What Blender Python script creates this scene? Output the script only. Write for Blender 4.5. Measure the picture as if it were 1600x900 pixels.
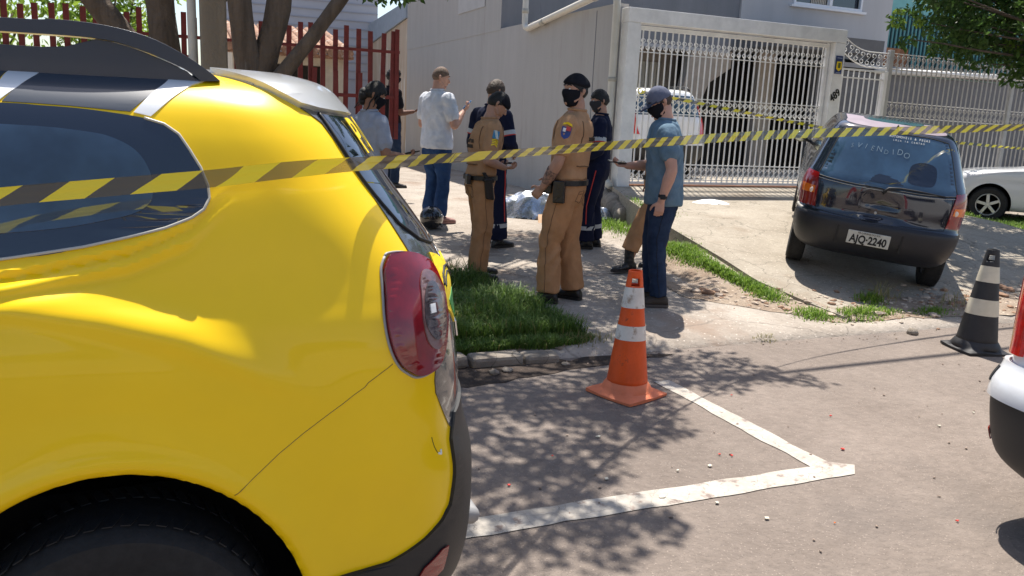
import bpy, bmesh, math, random
import numpy as np
from mathutils import Vector, Matrix
from mathutils.geometry import delaunay_2d_cdt
from mathutils import noise as mnoise
random.seed(7); np.random.seed(7)
S = bpy.context.scene
COL = S.collection
R_ = math.radians
for o in list(bpy.data.objects): bpy.data.objects.remove(o)

# ------------------------------------------------------------ camera
cd = bpy.data.cameras.new('camera'); cam = bpy.data.objects.new('camera', cd); COL.objects.link(cam)
cd.sensor_width = 36; cd.lens = 28.274; cd.clip_start = 0.05; cd.clip_end = 3000
_yaw, _pitch, _roll = R_(22.81976), R_(12.08941), R_(2.64889)
_F = Vector((math.sin(_yaw)*math.cos(_pitch), math.cos(_yaw)*math.cos(_pitch), -math.sin(_pitch)))
_Rt = Vector((math.cos(_yaw), -math.sin(_yaw), 0)); _Up = _Rt.cross(_F)
_R2 = math.cos(_roll)*_Rt + math.sin(_roll)*_Up; _U2 = -math.sin(_roll)*_Rt + math.cos(_roll)*_Up
cam.matrix_world = Matrix(((_R2.x, _U2.x, -_F.x, 0), (_R2.y, _U2.y, -_F.y, 0), (_R2.z, _U2.z, -_F.z, 1.6), (0, 0, 0, 1)))
S.camera = cam
S.render.resolution_x = 1024; S.render.resolution_y = 576
# ------------------------------------------------------------ light
SUN = Vector((0.16, 0.40, 1.0)).normalized()
elev = math.asin(SUN.z); az = math.atan2(SUN.x, SUN.y)
W = bpy.data.worlds.new('World'); S.world = W; W.use_nodes = True
wn = W.node_tree.nodes; wl = W.node_tree.links
bg = wn['Background']; sky = wn.new('ShaderNodeTexSky'); sky.sky_type = 'NISHITA'; sky.sun_disc = False
sky.sun_elevation = elev; sky.sun_rotation = az; sky.air_density = 1.0; sky.dust_density = 1.4
wl.new(sky.outputs[0], bg.inputs[0]); bg.inputs[1].default_value = 0.10
sd = bpy.data.lights.new('sun', 'SUN'); sd.energy = 4.4; sd.angle = R_(0.53); sd.color = (1.0, 0.94, 0.855)
sun = bpy.data.objects.new('sun', sd); COL.objects.link(sun)
sun.rotation_euler = SUN.to_track_quat('Z', 'Y').to_euler()
vs = S.view_settings; vs.view_transform = 'Standard'; vs.look = 'None'; vs.gamma = 1; vs.exposure = 0.92
try: S.cycles.max_bounces = 8; S.cycles.transparent_max_bounces = 16
except Exception: pass

# ------------------------------------------------------------ materials
MATS = {}
def mat(name, col, rough=.6, metal=0., var=0., vscale=6., bump=0., bscale=40., coat=0., spec=.5, col2=None, detail=4,
        stain=None, trans=0., alpha=1., streak=False, ior=1.45, sheen=0):
    if name in MATS: return MATS[name]
    m = bpy.data.materials.new(name); m.use_nodes = True; MATS[name] = m
    nt = m.node_tree; N = nt.nodes; L = nt.links; b = N['Principled BSDF']
    col = tuple(col)+(1,) if len(col) == 3 else col
    b.inputs['Base Color'].default_value = col; b.inputs['Roughness'].default_value = rough
    b.inputs['Metallic'].default_value = metal; b.inputs['Specular IOR Level'].default_value = spec
    b.inputs['Coat Weight'].default_value = coat; b.inputs['Coat Roughness'].default_value = .04
    b.inputs['IOR'].default_value = ior; b.inputs['Transmission Weight'].default_value = trans; b.inputs['Alpha'].default_value = alpha
    if sheen: b.inputs['Sheen Weight'].default_value = sheen
    tc = N.new('ShaderNodeTexCoord'); mp = N.new('ShaderNodeMapping'); L.new(tc.outputs['Object'], mp.inputs[0])
    if streak: mp.inputs['Scale'].default_value = (1, 1, .12)
    if var > 0 or col2:
        nz = N.new('ShaderNodeTexNoise'); nz.inputs['Scale'].default_value = vscale; nz.inputs['Detail'].default_value = detail
        nz.inputs['Roughness'].default_value = .62; L.new(mp.outputs[0], nz.inputs[0])
        rp = N.new('ShaderNodeValToRGB'); rp.color_ramp.elements[0].position = .32; rp.color_ramp.elements[1].position = .68
        c2 = tuple(col2)+(1,) if col2 else tuple(min(1, c*(1+var)) for c in col[:3])+(1,)
        c1 = col if col2 else tuple(c*(1-var) for c in col[:3])+(1,)
        rp.color_ramp.elements[0].color = c1; rp.color_ramp.elements[1].color = c2
        L.new(nz.outputs[0], rp.inputs[0]); out = rp.outputs[0]
        if stain:
            n2 = N.new('ShaderNodeTexNoise'); n2.inputs['Scale'].default_value = stain[1]; n2.inputs['Detail'].default_value = 6; n2.inputs['Roughness'].default_value = .7
            L.new(mp.outputs[0], n2.inputs[0])
            r2 = N.new('ShaderNodeValToRGB'); r2.color_ramp.elements[0].position = stain[2]; r2.color_ramp.elements[1].position = min(1, stain[2]+.12)
            L.new(n2.outputs[0], r2.inputs[0]); mx = N.new('ShaderNodeMix'); mx.data_type = 'RGBA'
            L.new(r2.outputs[0], mx.inputs[0]); L.new(out, mx.inputs[6]); mx.inputs[7].default_value = tuple(stain[0])+(1,); out = mx.outputs[2]
        L.new(out, b.inputs['Base Color'])
    if bump > 0:
        nb = N.new('ShaderNodeTexNoise'); nb.inputs['Scale'].default_value = bscale; nb.inputs['Detail'].default_value = 5
        L.new(tc.outputs['Object'], nb.inputs[0]); bp = N.new('ShaderNodeBump'); bp.inputs['Strength'].default_value = bump; bp.inputs['Distance'].default_value = .02
        L.new(nb.outputs[0], bp.inputs['Height']); L.new(bp.outputs[0], b.inputs['Normal'])
    return m

# ------------------------------------------------------------ object helpers
def tag(o, label=None, cat=None, group=None, kind=None):
    if label: o['label'] = label
    if cat: o['category'] = cat
    if group: o['group'] = group
    if kind: o['kind'] = kind
    return o
def empty(name, loc=(0, 0, 0), rz=0.):
    o = bpy.data.objects.new(name, None); COL.objects.link(o); o.location = loc; o.rotation_euler = (0, 0, rz); o.empty_display_size = .1
    return o
def mesh(name, V, Fc, m, parent=None, smooth=False, sharp=None, mats=None, midx=None):
    me = bpy.data.meshes.new(name); me.from_pydata([tuple(v) for v in V], [], [tuple(f) for f in Fc])
    for mm in (mats or [m]): me.materials.append(mm)
    if midx is not None: me.polygons.foreach_set('material_index', np.array(midx, dtype=np.int32))
    if smooth: me.shade_smooth()
    me.validate(); me.update()
    if sharp: me.shade_smooth(); me.set_sharp_from_angle(angle=R_(sharp))
    o = bpy.data.objects.new(name, me); COL.objects.link(o)
    if parent is not None: o.parent = parent
    return o
class MB:
    def __init__(s): s.V = []; s.F = []; s.M = []
    def add(s, V, F, mi=0):
        n = len(s.V); s.V += [tuple(v) for v in V]; s.F += [tuple(i+n for i in f) for f in F]; s.M += [mi]*len(F); return s
    def box(s, x0, x1, y0, y1, z0, z1, mi=0):
        V = [(x, y, z) for z in (z0, z1) for y in (y0, y1) for x in (x0, x1)]
        return s.add(V, [(0, 2, 3, 1), (4, 5, 7, 6), (0, 1, 5, 4), (2, 6, 7, 3), (0, 4, 6, 2), (1, 3, 7, 5)], mi)
    def obox(s, c, ax, ay, az_, mi=0):      # oriented box, half vectors
        c, ax, ay, az_ = map(Vector, (c, ax, ay, az_))
        V = [c+ax*i+ay*j+az_*k for k in (-1, 1) for j in (-1, 1) for i in (-1, 1)]
        return s.add(V, [(0, 2, 3, 1), (4, 5, 7, 6), (0, 1, 5, 4), (2, 6, 7, 3), (0, 4, 6, 2), (1, 3, 7, 5)], mi)
    def tube(s, pts, r, n=8, mi=0, caps=True, close=False, flat=1.0):
        pts = [Vector(p) for p in pts]; m = len(pts); rs = r if hasattr(r, '__len__') else [r]*m
        V = []; F = []; ref = None
        for i, p in enumerate(pts):
            if close: t = pts[(i+1) % m]-pts[i-1]
            else: t = pts[min(i+1, m-1)]-pts[max(i-1, 0)]
            if t.length < 1e-9: t = Vector((0, 0, 1))
            t.normalize()
            if ref is None:
                ref = Vector((0, 0, 1)) if abs(t.z) < .9 else Vector((1, 0, 0))
            a = (ref-t*ref.dot(t))
            if a.length < 1e-4: a = Vector((1, 0, 0))-t*t.x
            a.normalize(); b = t.cross(a); ref = a
            for k in range(n):
                th = 2*math.pi*k/n; V.append(p+(a*math.cos(th)+b*math.sin(th)*flat)*rs[i])
        for i in range(m if close else m-1):
            j = (i+1) % m
            for k in range(n): F.append((i*n+k, i*n+(k+1) % n, j*n+(k+1) % n, j*n+k))
        if caps and not close: F.append(tuple(range(n-1, -1, -1))); F.append(tuple((m-1)*n+k for k in range(n)))
        return s.add(V, F, mi)
    def lathe(s, prof, c=(0, 0, 0), n=32, mi=0, axis='z'):
        V = []; F = []; m = len(prof)
        for (r, z) in prof:
            for k in range(n):
                th = 2*math.pi*k/n; x, y = r*math.cos(th), r*math.sin(th)
                p = (x, y, z) if axis == 'z' else ((x, z, y) if axis == 'y' else (z, x, y))
                V.append((p[0]+c[0], p[1]+c[1], p[2]+c[2]))
        for i in range(m-1):
            for k in range(n):
                f = (i*n+k, i*n+(k+1) % n, (i+1)*n+(k+1) % n, (i+1)*n+k); F.append(f if axis != 'y' else f[::-1])
        return s.add(V, F, mi)
    def ell(s, c, r, n=14, m=9, mi=0, rot=None):
        V = []; F = []
        for i in range(m+1):
            ph = math.pi*i/m
            for k in range(n):
                th = 2*math.pi*k/n; v = Vector((r[0]*math.sin(ph)*math.cos(th), r[1]*math.sin(ph)*math.sin(th), r[2]*math.cos(ph)))
                if rot: v = rot @ v
                V.append(v+Vector(c))
        for i in range(m):
            for k in range(n): F.append((i*n+k, (i+1)*n+k, (i+1)*n+(k+1) % n, i*n+(k+1) % n))
        return s.add(V, F, mi)
    def prism(s, poly, y0, y1, mi=0, plane='xz'):
        n = len(poly)
        f = (lambda a, b, y: (a, y, b)) if plane == 'xz' else ((lambda a, b, y: (y, a, b)) if plane == 'yz' else (lambda a, b, y: (a, b, y)))
        V = [f(a, b, y0) for a, b in poly]+[f(a, b, y1) for a, b in poly]
        F = [tuple(range(n)), tuple(range(2*n-1, n-1, -1))]+[(i, i+n, (i+1) % n+n, (i+1) % n) for i in range(n)]
        return s.add(V, F, mi)
    def build(s, name, m, parent=None, smooth=False, sharp=None, bevel=0, mats=None):
        o = mesh(name, s.V, s.F, m, parent, smooth, None, mats, s.M if mats else None)
        bm = bmesh.new(); bm.from_mesh(o.data); bmesh.ops.recalc_face_normals(bm, faces=bm.faces); bm.to_mesh(o.data); bm.free()
        if sharp: o.data.shade_smooth(); o.data.set_sharp_from_angle(angle=R_(sharp))
        if bevel:
            b = o.modifiers.new('bevel', 'BEVEL'); b.width = bevel; b.segments = 2; b.limit_method = 'ANGLE'; b.angle_limit = R_(40)
        return o
def text(s, size, name, m, mw, parent=None, thick=.0015, sx=1., align='CENTER', bold=0., parent_local=True):
    c = bpy.data.curves.new('t', 'FONT'); c.body = s; c.size = size; c.extrude = thick; c.align_x = align; c.align_y = 'CENTER'; c.offset = bold; c.resolution_u = 3
    t = bpy.data.objects.new('t', c); COL.objects.link(t)
    dg = bpy.context.evaluated_depsgraph_get(); me = bpy.data.meshes.new_from_object(t.evaluated_get(dg)); bpy.data.objects.remove(t)
    me.materials.clear(); me.materials.append(m); me.transform(Matrix.Diagonal((sx, 1, 1, 1))); me.transform(mw)
    o = bpy.data.objects.new(name, me); COL.objects.link(o)
    if parent is not None: o.parent = parent
    return o
def frame(origin, xaxis, up):       # matrix for text: x along xaxis, y along up
    x = Vector(xaxis).normalized(); y = Vector(up); y = (y-x*y.dot(x)).normalized(); z = x.cross(y)
    return Matrix(((x.x, y.x, z.x, origin[0]), (x.y, y.y, z.y, origin[1]), (x.z, y.z, z.z, origin[2]), (0, 0, 0, 1)))
def interp(x, xs, ys): return float(np.interp(x, xs, ys))

# ------------------------------------------------------------ ground height
def base0(x, y):
    if y < 4.72: return 0.
    return interp(y, [4.72, 5.0, 5.6, 7, 8.5, 10, 12, 20], [.03, .06, .09, .13, .19, .25, .29, .33])
def slab_edge(y): return interp(y, [4.72, 5.9, 7.8, 10.5], [5.25, 4.95, 5.1, 5.93])
def slab_z(x, y):
    s = interp(y, [4.72, 5.3, 6.5, 7.8, 9.5, 10.3, 10.5], [.015, .10, .30, .48, .57, .64, .65])
    b = base0(x, y); t = min(1, max(0, (x-10.3)/1.6)); t = t*t*(3-2*t)
    return max(s*(1-t)+b*t, b)
def base_z(x, y):
    b = base0(x, y)
    if 4.9 < y < 8.0 and 4.0 < x < 5.6:       # earth banked up against the ramp edge
        e = slab_edge(y); t = min(1, max(0, (x-(e-.75))/.75)); k = min(1, max(0, (7.9-y)/.9)); b += (slab_z(e, y)-.03-b)*t*t*(3-2*t)*k if x < e+.1 else 0
        if x >= e+.1: b = min(b, slab_z(x, y)-.02)
    return b
def gz(x, y):
    if y < 4.72: return 0.
    if x >= slab_edge(y) and y > 5.0: return slab_z(x, y)
    return base_z(x, y)
# ------------------------------------------------------------ car shells: rings (z, half width, x rear, rear corner length, x front, front corner length)
def _cr(a, b, c, d, t): return .5*((2*b)+(-a+c)*t+(2*a-5*b+4*c-d)*t*t+(-a+3*b-3*c+d)*t**3)
class Shell:
    def __init__(s, rings, p=2.3, q=3.2):
        s.r = [np.array(r, float) for r in rings]; s.n = len(rings); s.p = p; s.q = q
    def ring(s, v):
        v = min(max(v, 0), s.n-1-1e-9); i = int(v); t = v-i; g = lambda k: s.r[min(max(k, 0), s.n-1)]
        return _cr(g(i-1), g(i), g(i+1), g(i+2), t)
    def pt(s, u, v):
        z, w, xr, c, xf, cf = s.ring(v); u = u % 6; a, b = 2/s.p, 2/s.q
        if u <= 1: return np.array([xf+cf+(xr-c-xf-cf)*u, -w, z])
        if u <= 2: th = (u-1)*math.pi/2; return np.array([xr-c+c*math.sin(th)**a, -w*max(math.cos(th), 0)**b, z])
        if u <= 3: th = (3-u)*math.pi/2; return np.array([xr-c+c*math.sin(th)**a, w*max(math.cos(th), 0)**b, z])
        if u <= 4: return np.array([xr-c+(xf+cf-xr+c)*(u-3), w, z])
        if u <= 5: th = (u-4)*math.pi/2; return np.array([xf+cf-cf*math.sin(th)**a, w*max(math.cos(th), 0)**b, z])
        th = (6-u)*math.pi/2; return np.array([xf+cf-cf*math.sin(th)**a, -w*max(math.cos(th), 0)**b, z])
    def nrm(s, u, v):
        h = 2e-3; v = min(max(v, .003), s.n-1.003); du = s.pt(u+h, v)-s.pt(u-h, v); dv = s.pt(u, v+h)-s.pt(u, v-h); n = np.cross(du, dv); l = np.linalg.norm(n)
        return n/l if l > 1e-12 else np.array([0, 0, 1.])
    def v_at(s, z):
        lo, hi = 0, s.n-1
        for _ in range(40):
            m = (lo+hi)/2
            if s.ring(m)[0] < z: lo = m
            else: hi = m
        return lo
    def side(s, x, z, left=True):        # param of the side/corner point at given x, z
        v = s.v_at(z); zz, w, xr, c, xf, cf = s.ring(v)
        if x < xf+cf:
            t = min(1, (xf+cf-x)/cf)**(s.p/2); u = 6-math.asin(t)*2/math.pi
            u = u if left else 10-u
            return (u, v)
        u = (x-xf-cf)/(xr-c-xf-cf) if x <= xr-c else 1+math.asin(min(1, (x-xr+c)/c)**(s.p/2))*2/math.pi
        return (u if left else 4-u, v)
    def rear(s, y, z):
        v = s.v_at(z); w = s.ring(v)[1]; t = min(1, abs(y)/w)**(s.q/2); u = 1+math.acos(t)*2/math.pi
        return (u if y < 0 else 4-u, v)
    def front(s, y, z):
        v = s.v_at(z); w = s.ring(v)[1]; t = min(1, abs(y)/w)**(s.q/2); u = 4+math.acos(t)*2/math.pi
        return (u if y > 0 else 10-u, v)
def shell_body(sh, name, m, parent, nv=4, nc=14, ns=60, arches=(), arch_mat=None, dispfn=None):
    us = list(np.linspace(0, 1, ns+1))[:-1]+list(np.linspace(1, 2, nc+1))[:-1]+list(np.linspace(2, 3, nc+1))[:-1]+list(np.linspace(3, 4, ns+1))[:-1]+list(np.linspace(4, 5, nc+1))[:-1]+list(np.linspace(5, 6, nc+1))[:-1]
    vs_ = np.linspace(0, sh.n-1, (sh.n-1)*nv+1)
    V = []; F = []; n = len(us)
    for v in vs_:
        for u in us:
            p = sh.pt(u, v)
            if dispfn: p = p+sh.nrm(u, v)*dispfn(p)
            V.append(p)
    for i in range(len(vs_)-1):
        for k in range(n): F.append((i*n+k, i*n+(k+1) % n, (i+1)*n+(k+1) % n, (i+1)*n+k))
    F.append(tuple(range(n-1, -1, -1))); F.append(tuple((len(vs_)-1)*n+k for k in range(n)))
    o = mesh(name, V, F, m, parent, smooth=True)
    bm = bmesh.new(); bm.from_mesh(o.data); bmesh.ops.remove_doubles(bm, verts=bm.verts, dist=1e-6); bmesh.ops.recalc_face_normals(bm, faces=bm.faces); bm.to_mesh(o.data); bm.free(); o.data.shade_smooth()
    if arches:
        bm = bmesh.new(); bm.from_mesh(o.data); bm.faces.ensure_lookup_table()
        yin = .62*max(r[1] for r in sh.r)
        inside = lambda p: next((A for A in arches if abs(p.y) > yin and ((p.x-A[0])/A[2])**2+((p.z-A[1])/A[3])**2 < 1), None)
        ins = {v: inside(v.co) for v in bm.verts}
        kill = [f for f in bm.faces if all(ins[v] for v in f.verts) or len(f.verts) > 8 and f.calc_center_median().z < 1]
        bmesh.ops.delete(bm, geom=kill, context='FACES')
        for v in bm.verts:
            A = ins.get(v)
            if A and v.link_faces:
                dx, dz = (v.co.x-A[0])/A[2], (v.co.z-A[1])/A[3]; r = math.hypot(dx, dz); v.co.x = A[0]+dx/r*A[2]; v.co.z = A[1]+dz/r*A[3]
        ed = [e for e in bm.edges if e.is_boundary and all(abs(v.co.y) > yin and any(abs(((v.co.x-A[0])/A[2])**2+((v.co.z-A[1])/A[3])**2-1) < .02 for A in arches) for v in e.verts)]
        # rolled lip of body colour, then the black wheel housing
        for dy, mi in ((.012, 0), (None, 1)):
            g = bmesh.ops.extrude_edge_only(bm, edges=ed); nv_ = [q for q in g['geom'] if isinstance(q, bmesh.types.BMVert)]; ed = [q for q in g['geom'] if isinstance(q, bmesh.types.BMEdge)]
            for f in [q for q in g['geom'] if isinstance(q, bmesh.types.BMFace)]: f.material_index = mi
            for v in nv_: v.co.y = (v.co.y-math.copysign(dy, v.co.y)) if dy else math.copysign(yin-.05, v.co.y)
        bm.to_mesh(o.data); bm.free(); o.data.materials.append(arch_mat)
        zb = sh.r[0][0]; wb = yin-.05; xs = sorted(A[0] for A in arches); under = MB().box(sh.r[1][4]+.3, sh.r[1][2]-.25, -wb, wb, zb-.02, .62)
        for x0, x1 in ((sh.r[1][4]+.25, xs[0]-arches[0][2]-.02), (xs[0]+arches[0][2]+.02, xs[-1]-arches[0][2]-.02), (xs[-1]+arches[0][2]+.02, sh.r[1][2]-.2)): under.box(x0, x1, -sh.r[0][1]+.01, sh.r[0][1]-.01, zb-.005, zb+.01)
        under.build('underbody', arch_mat, parent); o.data.shade_smooth(); o.data.set_sharp_from_angle(angle=R_(40))
    return o
def patch(sh, poly, name, m, parent, off=.003, step=.04, thick=.004, edge_off=None, dispfn=None, stepv=None, rnd=False):
    """poly: closed (u, v) outline on shell sh; a thin real panel standing proud of it"""
    P = [np.array(p, float) for p in poly]; D = []
    if rnd:
        n = len(P); P = [_cr(P[i-1], P[i], P[(i+1) % n], P[(i+2) % n], t) for i in range(n) for t in (0, .25, .5, .75)]
    for i in range(len(P)):         # densify
        a, b = P[i], P[(i+1) % len(P)]; k = max(1, int(np.linalg.norm((b-a)/[step*1.0, (stepv or step*5)])))
        for j in range(k): D.append(a+(b-a)*j/k)
    D = np.array(D); mn, mx = D.min(0), D.max(0); pts = [Vector(p) for p in D]; n = len(pts)
    sv = stepv or step*5
    def inside(x, y):
        c = False; j = n-1
        for i in range(n):
            xi, yi = D[i]; xj, yj = D[j]
            if (yi > y) != (yj > y) and x < (xj-xi)*(y-yi)/(yj-yi)+xi: c = not c
            j = i
        return c
    for x in np.arange(mn[0]+step/2, mx[0], step):
        for y in np.arange(mn[1]+sv/2, mx[1], sv):
            if inside(x, y):
                d = (((D-[x, y])/[step, sv])**2).sum(1).min()
                if d > .2: pts.append(Vector((x, y)))
    res = delaunay_2d_cdt(pts, [], [list(range(n))], 1, 1e-7); vo, _, fo = res[:3]
    V = []; N_ = []
    for q in vo:
        p = sh.pt(q[0], q[1]); nn = sh.nrm(q[0], q[1]); d = dispfn(p) if dispfn else 0
        V.append(p+nn*(off+d)); N_.append(nn)
    k = len(V); F = []
    for f in fo:
        a, b, c = [np.array(V[i]) for i in f[:3]]
        if np.dot(np.cross(b-a, c-a), N_[f[0]]) < 0: f = f[::-1]
        F.append(tuple(f))
    # skirt
    cnt = {}
    for f in F:
        for i in range(len(f)): e = (f[i], f[(i+1) % len(f)]); cnt[e] = 1
    for (a, b) in list(cnt):
        if (b, a) not in cnt:
            V += [V[a]-N_[a]*thick, V[b]-N_[b]*thick]; F.append((a, len(V)-2, len(V)-1, b)[::1])
    return mesh(name, V, F, m, parent, smooth=True, sharp=40)
def line_on(sh, pts, name, m, parent, r=.002, off=.0, dispfn=None, k=8, n=6):
    Q = []
    for i in range(len(pts)-1):
        for j in range(k):
            q = np.array(pts[i])+(np.array(pts[i+1])-np.array(pts[i]))*j/k; Q.append(q)
    Q.append(np.array(pts[-1]))
    P = [sh.pt(*q)+sh.nrm(*q)*(off+(dispfn(sh.pt(*q)) if dispfn else 0)) for q in Q]
    return MB().tube(P, r, n).build(name, m, parent, smooth=True)
def wheel(parent, x, y, z, r, wd, tyre_m, rim_m, spokes=5, out=-1, steer=0):
    w = MB(); h = wd/2
    w.lathe([(r*.62, -h*.85), (r*.72, -h), (r*.9, -h), (r*.975, -h*.8), (r, -h*.45), (r, h*.45), (r*.975, h*.8), (r*.9, h), (r*.72, h), (r*.62, h*.85), (r*.62, -h*.85)], n=48, axis='y')
    for k in range(60):
        th = 2*math.pi*k/60
        for sgn in (-1, 1):
            c = Vector((math.cos(th)*r*1.0, sgn*h*.62, math.sin(th)*r*1.0)); t = Vector((-math.sin(th), 0, math.cos(th)))
            w.obox(c, t*r*.03, Vector((0, h*.25, 0))+t*.01*sgn, c.normalized()*.0015)
    o = w.build('wheel', tyre_m, parent, sharp=40); o.location = (x, y, z); o.rotation_euler = (0, 0, steer)
    q = MB(); yo = out*h*.75
    q.lathe([(r*.63, -h*.8), (r*.6, -h*.5), (r*.6, h*.5), (r*.63, h*.8)], n=40, axis='y')
    q.lathe([(r*.60, yo), (r*.635, yo+out*.012), (r*.60, yo+out*.018), (r*.56, yo)], n=40, axis='y')
    q.lathe([(0, yo), (r*.12, yo), (r*.14, yo-out*.02)], n=20, axis='y')
    for k in range(spokes):
        th = 2*math.pi*k/spokes+.4; d = Vector((math.cos(th), 0, math.sin(th))); t = Vector((-math.sin(th), 0, math.cos(th)))
        q.obox(d*r*.36+Vector((0, yo-out*.008, 0)), d*r*.25, t*r*.085, Vector((0, .012, 0)))
    q.build('rim', rim_m, o, sharp=35, bevel=.004)
    return o
M = dict(
 yellow=mat('yellow_paint', (.95, .61, .001), .32, coat=.40, spec=.35, var=.03, vscale=3),
 plastic=mat('black_plastic', (.018, .019, .021), .5, bump=.08, bscale=400),
 well=mat('wheel_well', (.006, .006, .006), .9),
 tyre=mat('tyre_rubber', (.016, .016, .017), .78, var=.3, vscale=30, bump=.1, bscale=90),
 rim=mat('alloy', (.5, .5, .5), .3, metal=.8, var=.1, vscale=20),
 greypaint=mat('grey_paint', (.085, .09, .092), .22, coat=1., metal=.3),
 whitepaint=mat('white_paint', (.72, .73, .73), .3, coat=.8),
 darkstripe=mat('dark_stripe', (.045, .055, .072), .35, coat=.4),
 glass=mat('tinted_glass', (.008, .012, .022), .03, spec=.9, coat=1),
 chrome=mat('chrome', (.7, .7, .7), .12, metal=1),
 redlens=mat('red_lens', (.22, .006, .008), .08, coat=1, spec=.7),
 darkred=mat('dark_red_lens', (.10, .004, .006), .1, coat=1),
 clearlens=mat('clear_lens', (.20, .11, .10), .10, coat=1, var=.5, vscale=14),
 amber=mat('amber_lens', (.75, .16, .01), .12, coat=1),
 rubber=mat('black_rubber', (.012, .012, .012), .6),
 silverline=mat('seam_silver', (.45, .43, .38), .4),
 yel=mat('yellow_decal', (.85, .62, .02), .45), grn=mat('green_decal', (.03, .25, .06), .45), blk=mat('black_matt', (.012, .012, .013), .65),
 wht=mat('white_matt', (.78, .78, .76), .6), navy=mat('navy_decal', (.02, .04, .14), .5), red=mat('red_matt', (.6, .03, .02), .5),
)
# ============================================================ ground
def ground_mat(name, cols, sc, crack=0, crack_sc=.8, rough=.9, specks=0, bump=.35, patch_col=None, patch_th=.62, patch_sc=.7):
    m = bpy.data.materials.new(name); m.use_nodes = True; N = m.node_tree.nodes; L = m.node_tree.links; b = N['Principled BSDF']; b.inputs['Roughness'].default_value = rough; b.inputs['Specular IOR Level'].default_value = .25
    tc = N.new('ShaderNodeTexCoord'); O = tc.outputs['Object']
    def nz(s, d=6, r=.65):
        n = N.new('ShaderNodeTexNoise'); n.inputs['Scale'].default_value = s; n.inputs['Detail'].default_value = d; n.inputs['Roughness'].default_value = r; L.new(O, n.inputs[0]); return n.outputs[0]
    def ramp(i, a, b_, c1, c2):
        r = N.new('ShaderNodeValToRGB'); r.color_ramp.elements[0].position = a; r.color_ramp.elements[1].position = b_; r.color_ramp.elements[0].color = (*c1, 1); r.color_ramp.elements[1].color = (*c2, 1); L.new(i, r.inputs[0]); return r.outputs[0]
    def mix(f, a, b_, t='MIX'):
        x = N.new('ShaderNodeMix'); x.data_type = 'RGBA'; x.blend_type = t
        for s_, v in ((0, f), (6, a), (7, b_)):
            if hasattr(v, 'is_linked') or hasattr(v, 'links'): L.new(v, x.inputs[s_])
            else: x.inputs[s_].default_value = v if s_ == 0 else (*v, 1)
        return x.outputs[2]
    c = ramp(nz(sc), .35, .65, cols[0], cols[1])
    c = mix(.55, c, ramp(nz(sc*14, 4), .3, .7, (.62, .62, .62), (1, 1, 1)), 'MULTIPLY')
    if patch_col: c = mix(ramp(nz(patch_sc, 5), patch_th, patch_th+.1, (0, 0, 0), (1, 1, 1)), c, patch_col)
    if specks:
        v = N.new('ShaderNodeTexVoronoi'); v.inputs['Scale'].default_value = specks; L.new(O, v.inputs[0])
        c = mix(ramp(v.outputs['Distance'], .10, .2, (1, 1, 1), (0, 0, 0)), c, tuple(x*1.25 for x in cols[1]))
        v2 = N.new('ShaderNodeTexVoronoi'); v2.inputs['Scale'].default_value = specks*1.7; L.new(O, v2.inputs[0])
        c = mix(ramp(v2.outputs['Distance'], .10, .22, (1, 1, 1), (0, 0, 0)), c, tuple(x*.6 for x in cols[0]))
    if crack:
        n3 = N.new('ShaderNodeTexNoise'); n3.inputs['Scale'].default_value = 2.2; n3.inputs['Detail'].default_value = 5; L.new(O, n3.inputs[0])
        ad = N.new('ShaderNodeMix'); ad.data_type = 'RGBA'; ad.blend_type = 'LINEAR_LIGHT'; ad.inputs[0].default_value = .22; L.new(O, ad.inputs[6]); L.new(n3.outputs['Color'], ad.inputs[7])
        v = N.new('ShaderNodeTexVoronoi'); v.feature = 'DISTANCE_TO_EDGE'; v.inputs['Scale'].default_value = crack_sc; L.new(ad.outputs[2], v.inputs[0])
        c = mix(ramp(v.outputs['Distance'], .002, .009, (crack, crack, crack), (0, 0, 0)), c, tuple(x*.3 for x in cols[0]))
    L.new(c, b.inputs['Base Color'])
    bp = N.new('ShaderNodeBump'); bp.inputs['Strength'].default_value = bump; bp.inputs['Distance'].default_value = .02; L.new(nz(sc*25, 4), bp.inputs['Height']); L.new(bp.outputs[0], b.inputs['Normal'])
    return m
ROAD = ground_mat('asphalt', ((.195, .160, .136), (.25, .208, .178)), 1.1, specks=55, bump=.8, patch_col=(.165, .138, .12), patch_th=.56)
PAVE = ground_mat('pavement_concrete', ((.31, .265, .22), (.43, .38, .325)), 1.3, crack=.45, crack_sc=.8, specks=22, bump=.5, patch_col=(.27, .21, .165), patch_th=.55, patch_sc=.9)
RAMP = ground_mat('ramp_concrete', ((.31, .27, .215), (.41, .365, .30)), 1.6, crack=.6, crack_sc=1.5, bump=.5, specks=22, patch_col=(.25, .20, .15), patch_th=.58)
DIRT = ground_mat('dirt', ((.30, .22, .16), (.44, .36, .28)), 3, specks=14, bump=.9)
PAINT = ground_mat('road_paint', ((.42, .38, .33), (.56, .52, .46)), 3, bump=.3, crack=.7, crack_sc=9, patch_col=(.24, .19, .165), patch_th=.56, patch_sc=11)
CURB = ground_mat('kerb_stone', ((.26, .22, .18), (.40, .35, .29)), 5, bump=.8, crack=.8, crack_sc=2)
def sheet(name, xs, ys, zf, m, nz_=.0, cut=None):
    V = []; F = []
    for y in ys:
        for x in xs: V.append((x, y, zf(x, y)+nz_*mnoise.noise(Vector((x*3, y*3, 0)))))
    n = len(xs)
    for j in range(len(ys)-1):
        for i in range(n-1):
            if cut and cut((xs[i]+xs[i+1])/2, (ys[j]+ys[j+1])/2): continue
            F.append((j*n+i, j*n+i+1, (j+1)*n+i+1, (j+1)*n+i))
    return tag(mesh(name, V, F, m, smooth=True), kind='structure')
gr = sheet('ground', [-1500, -60, 60, 1500], [-1500, -14, 40, 1500], lambda x, y: -.02, DIRT)
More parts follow.
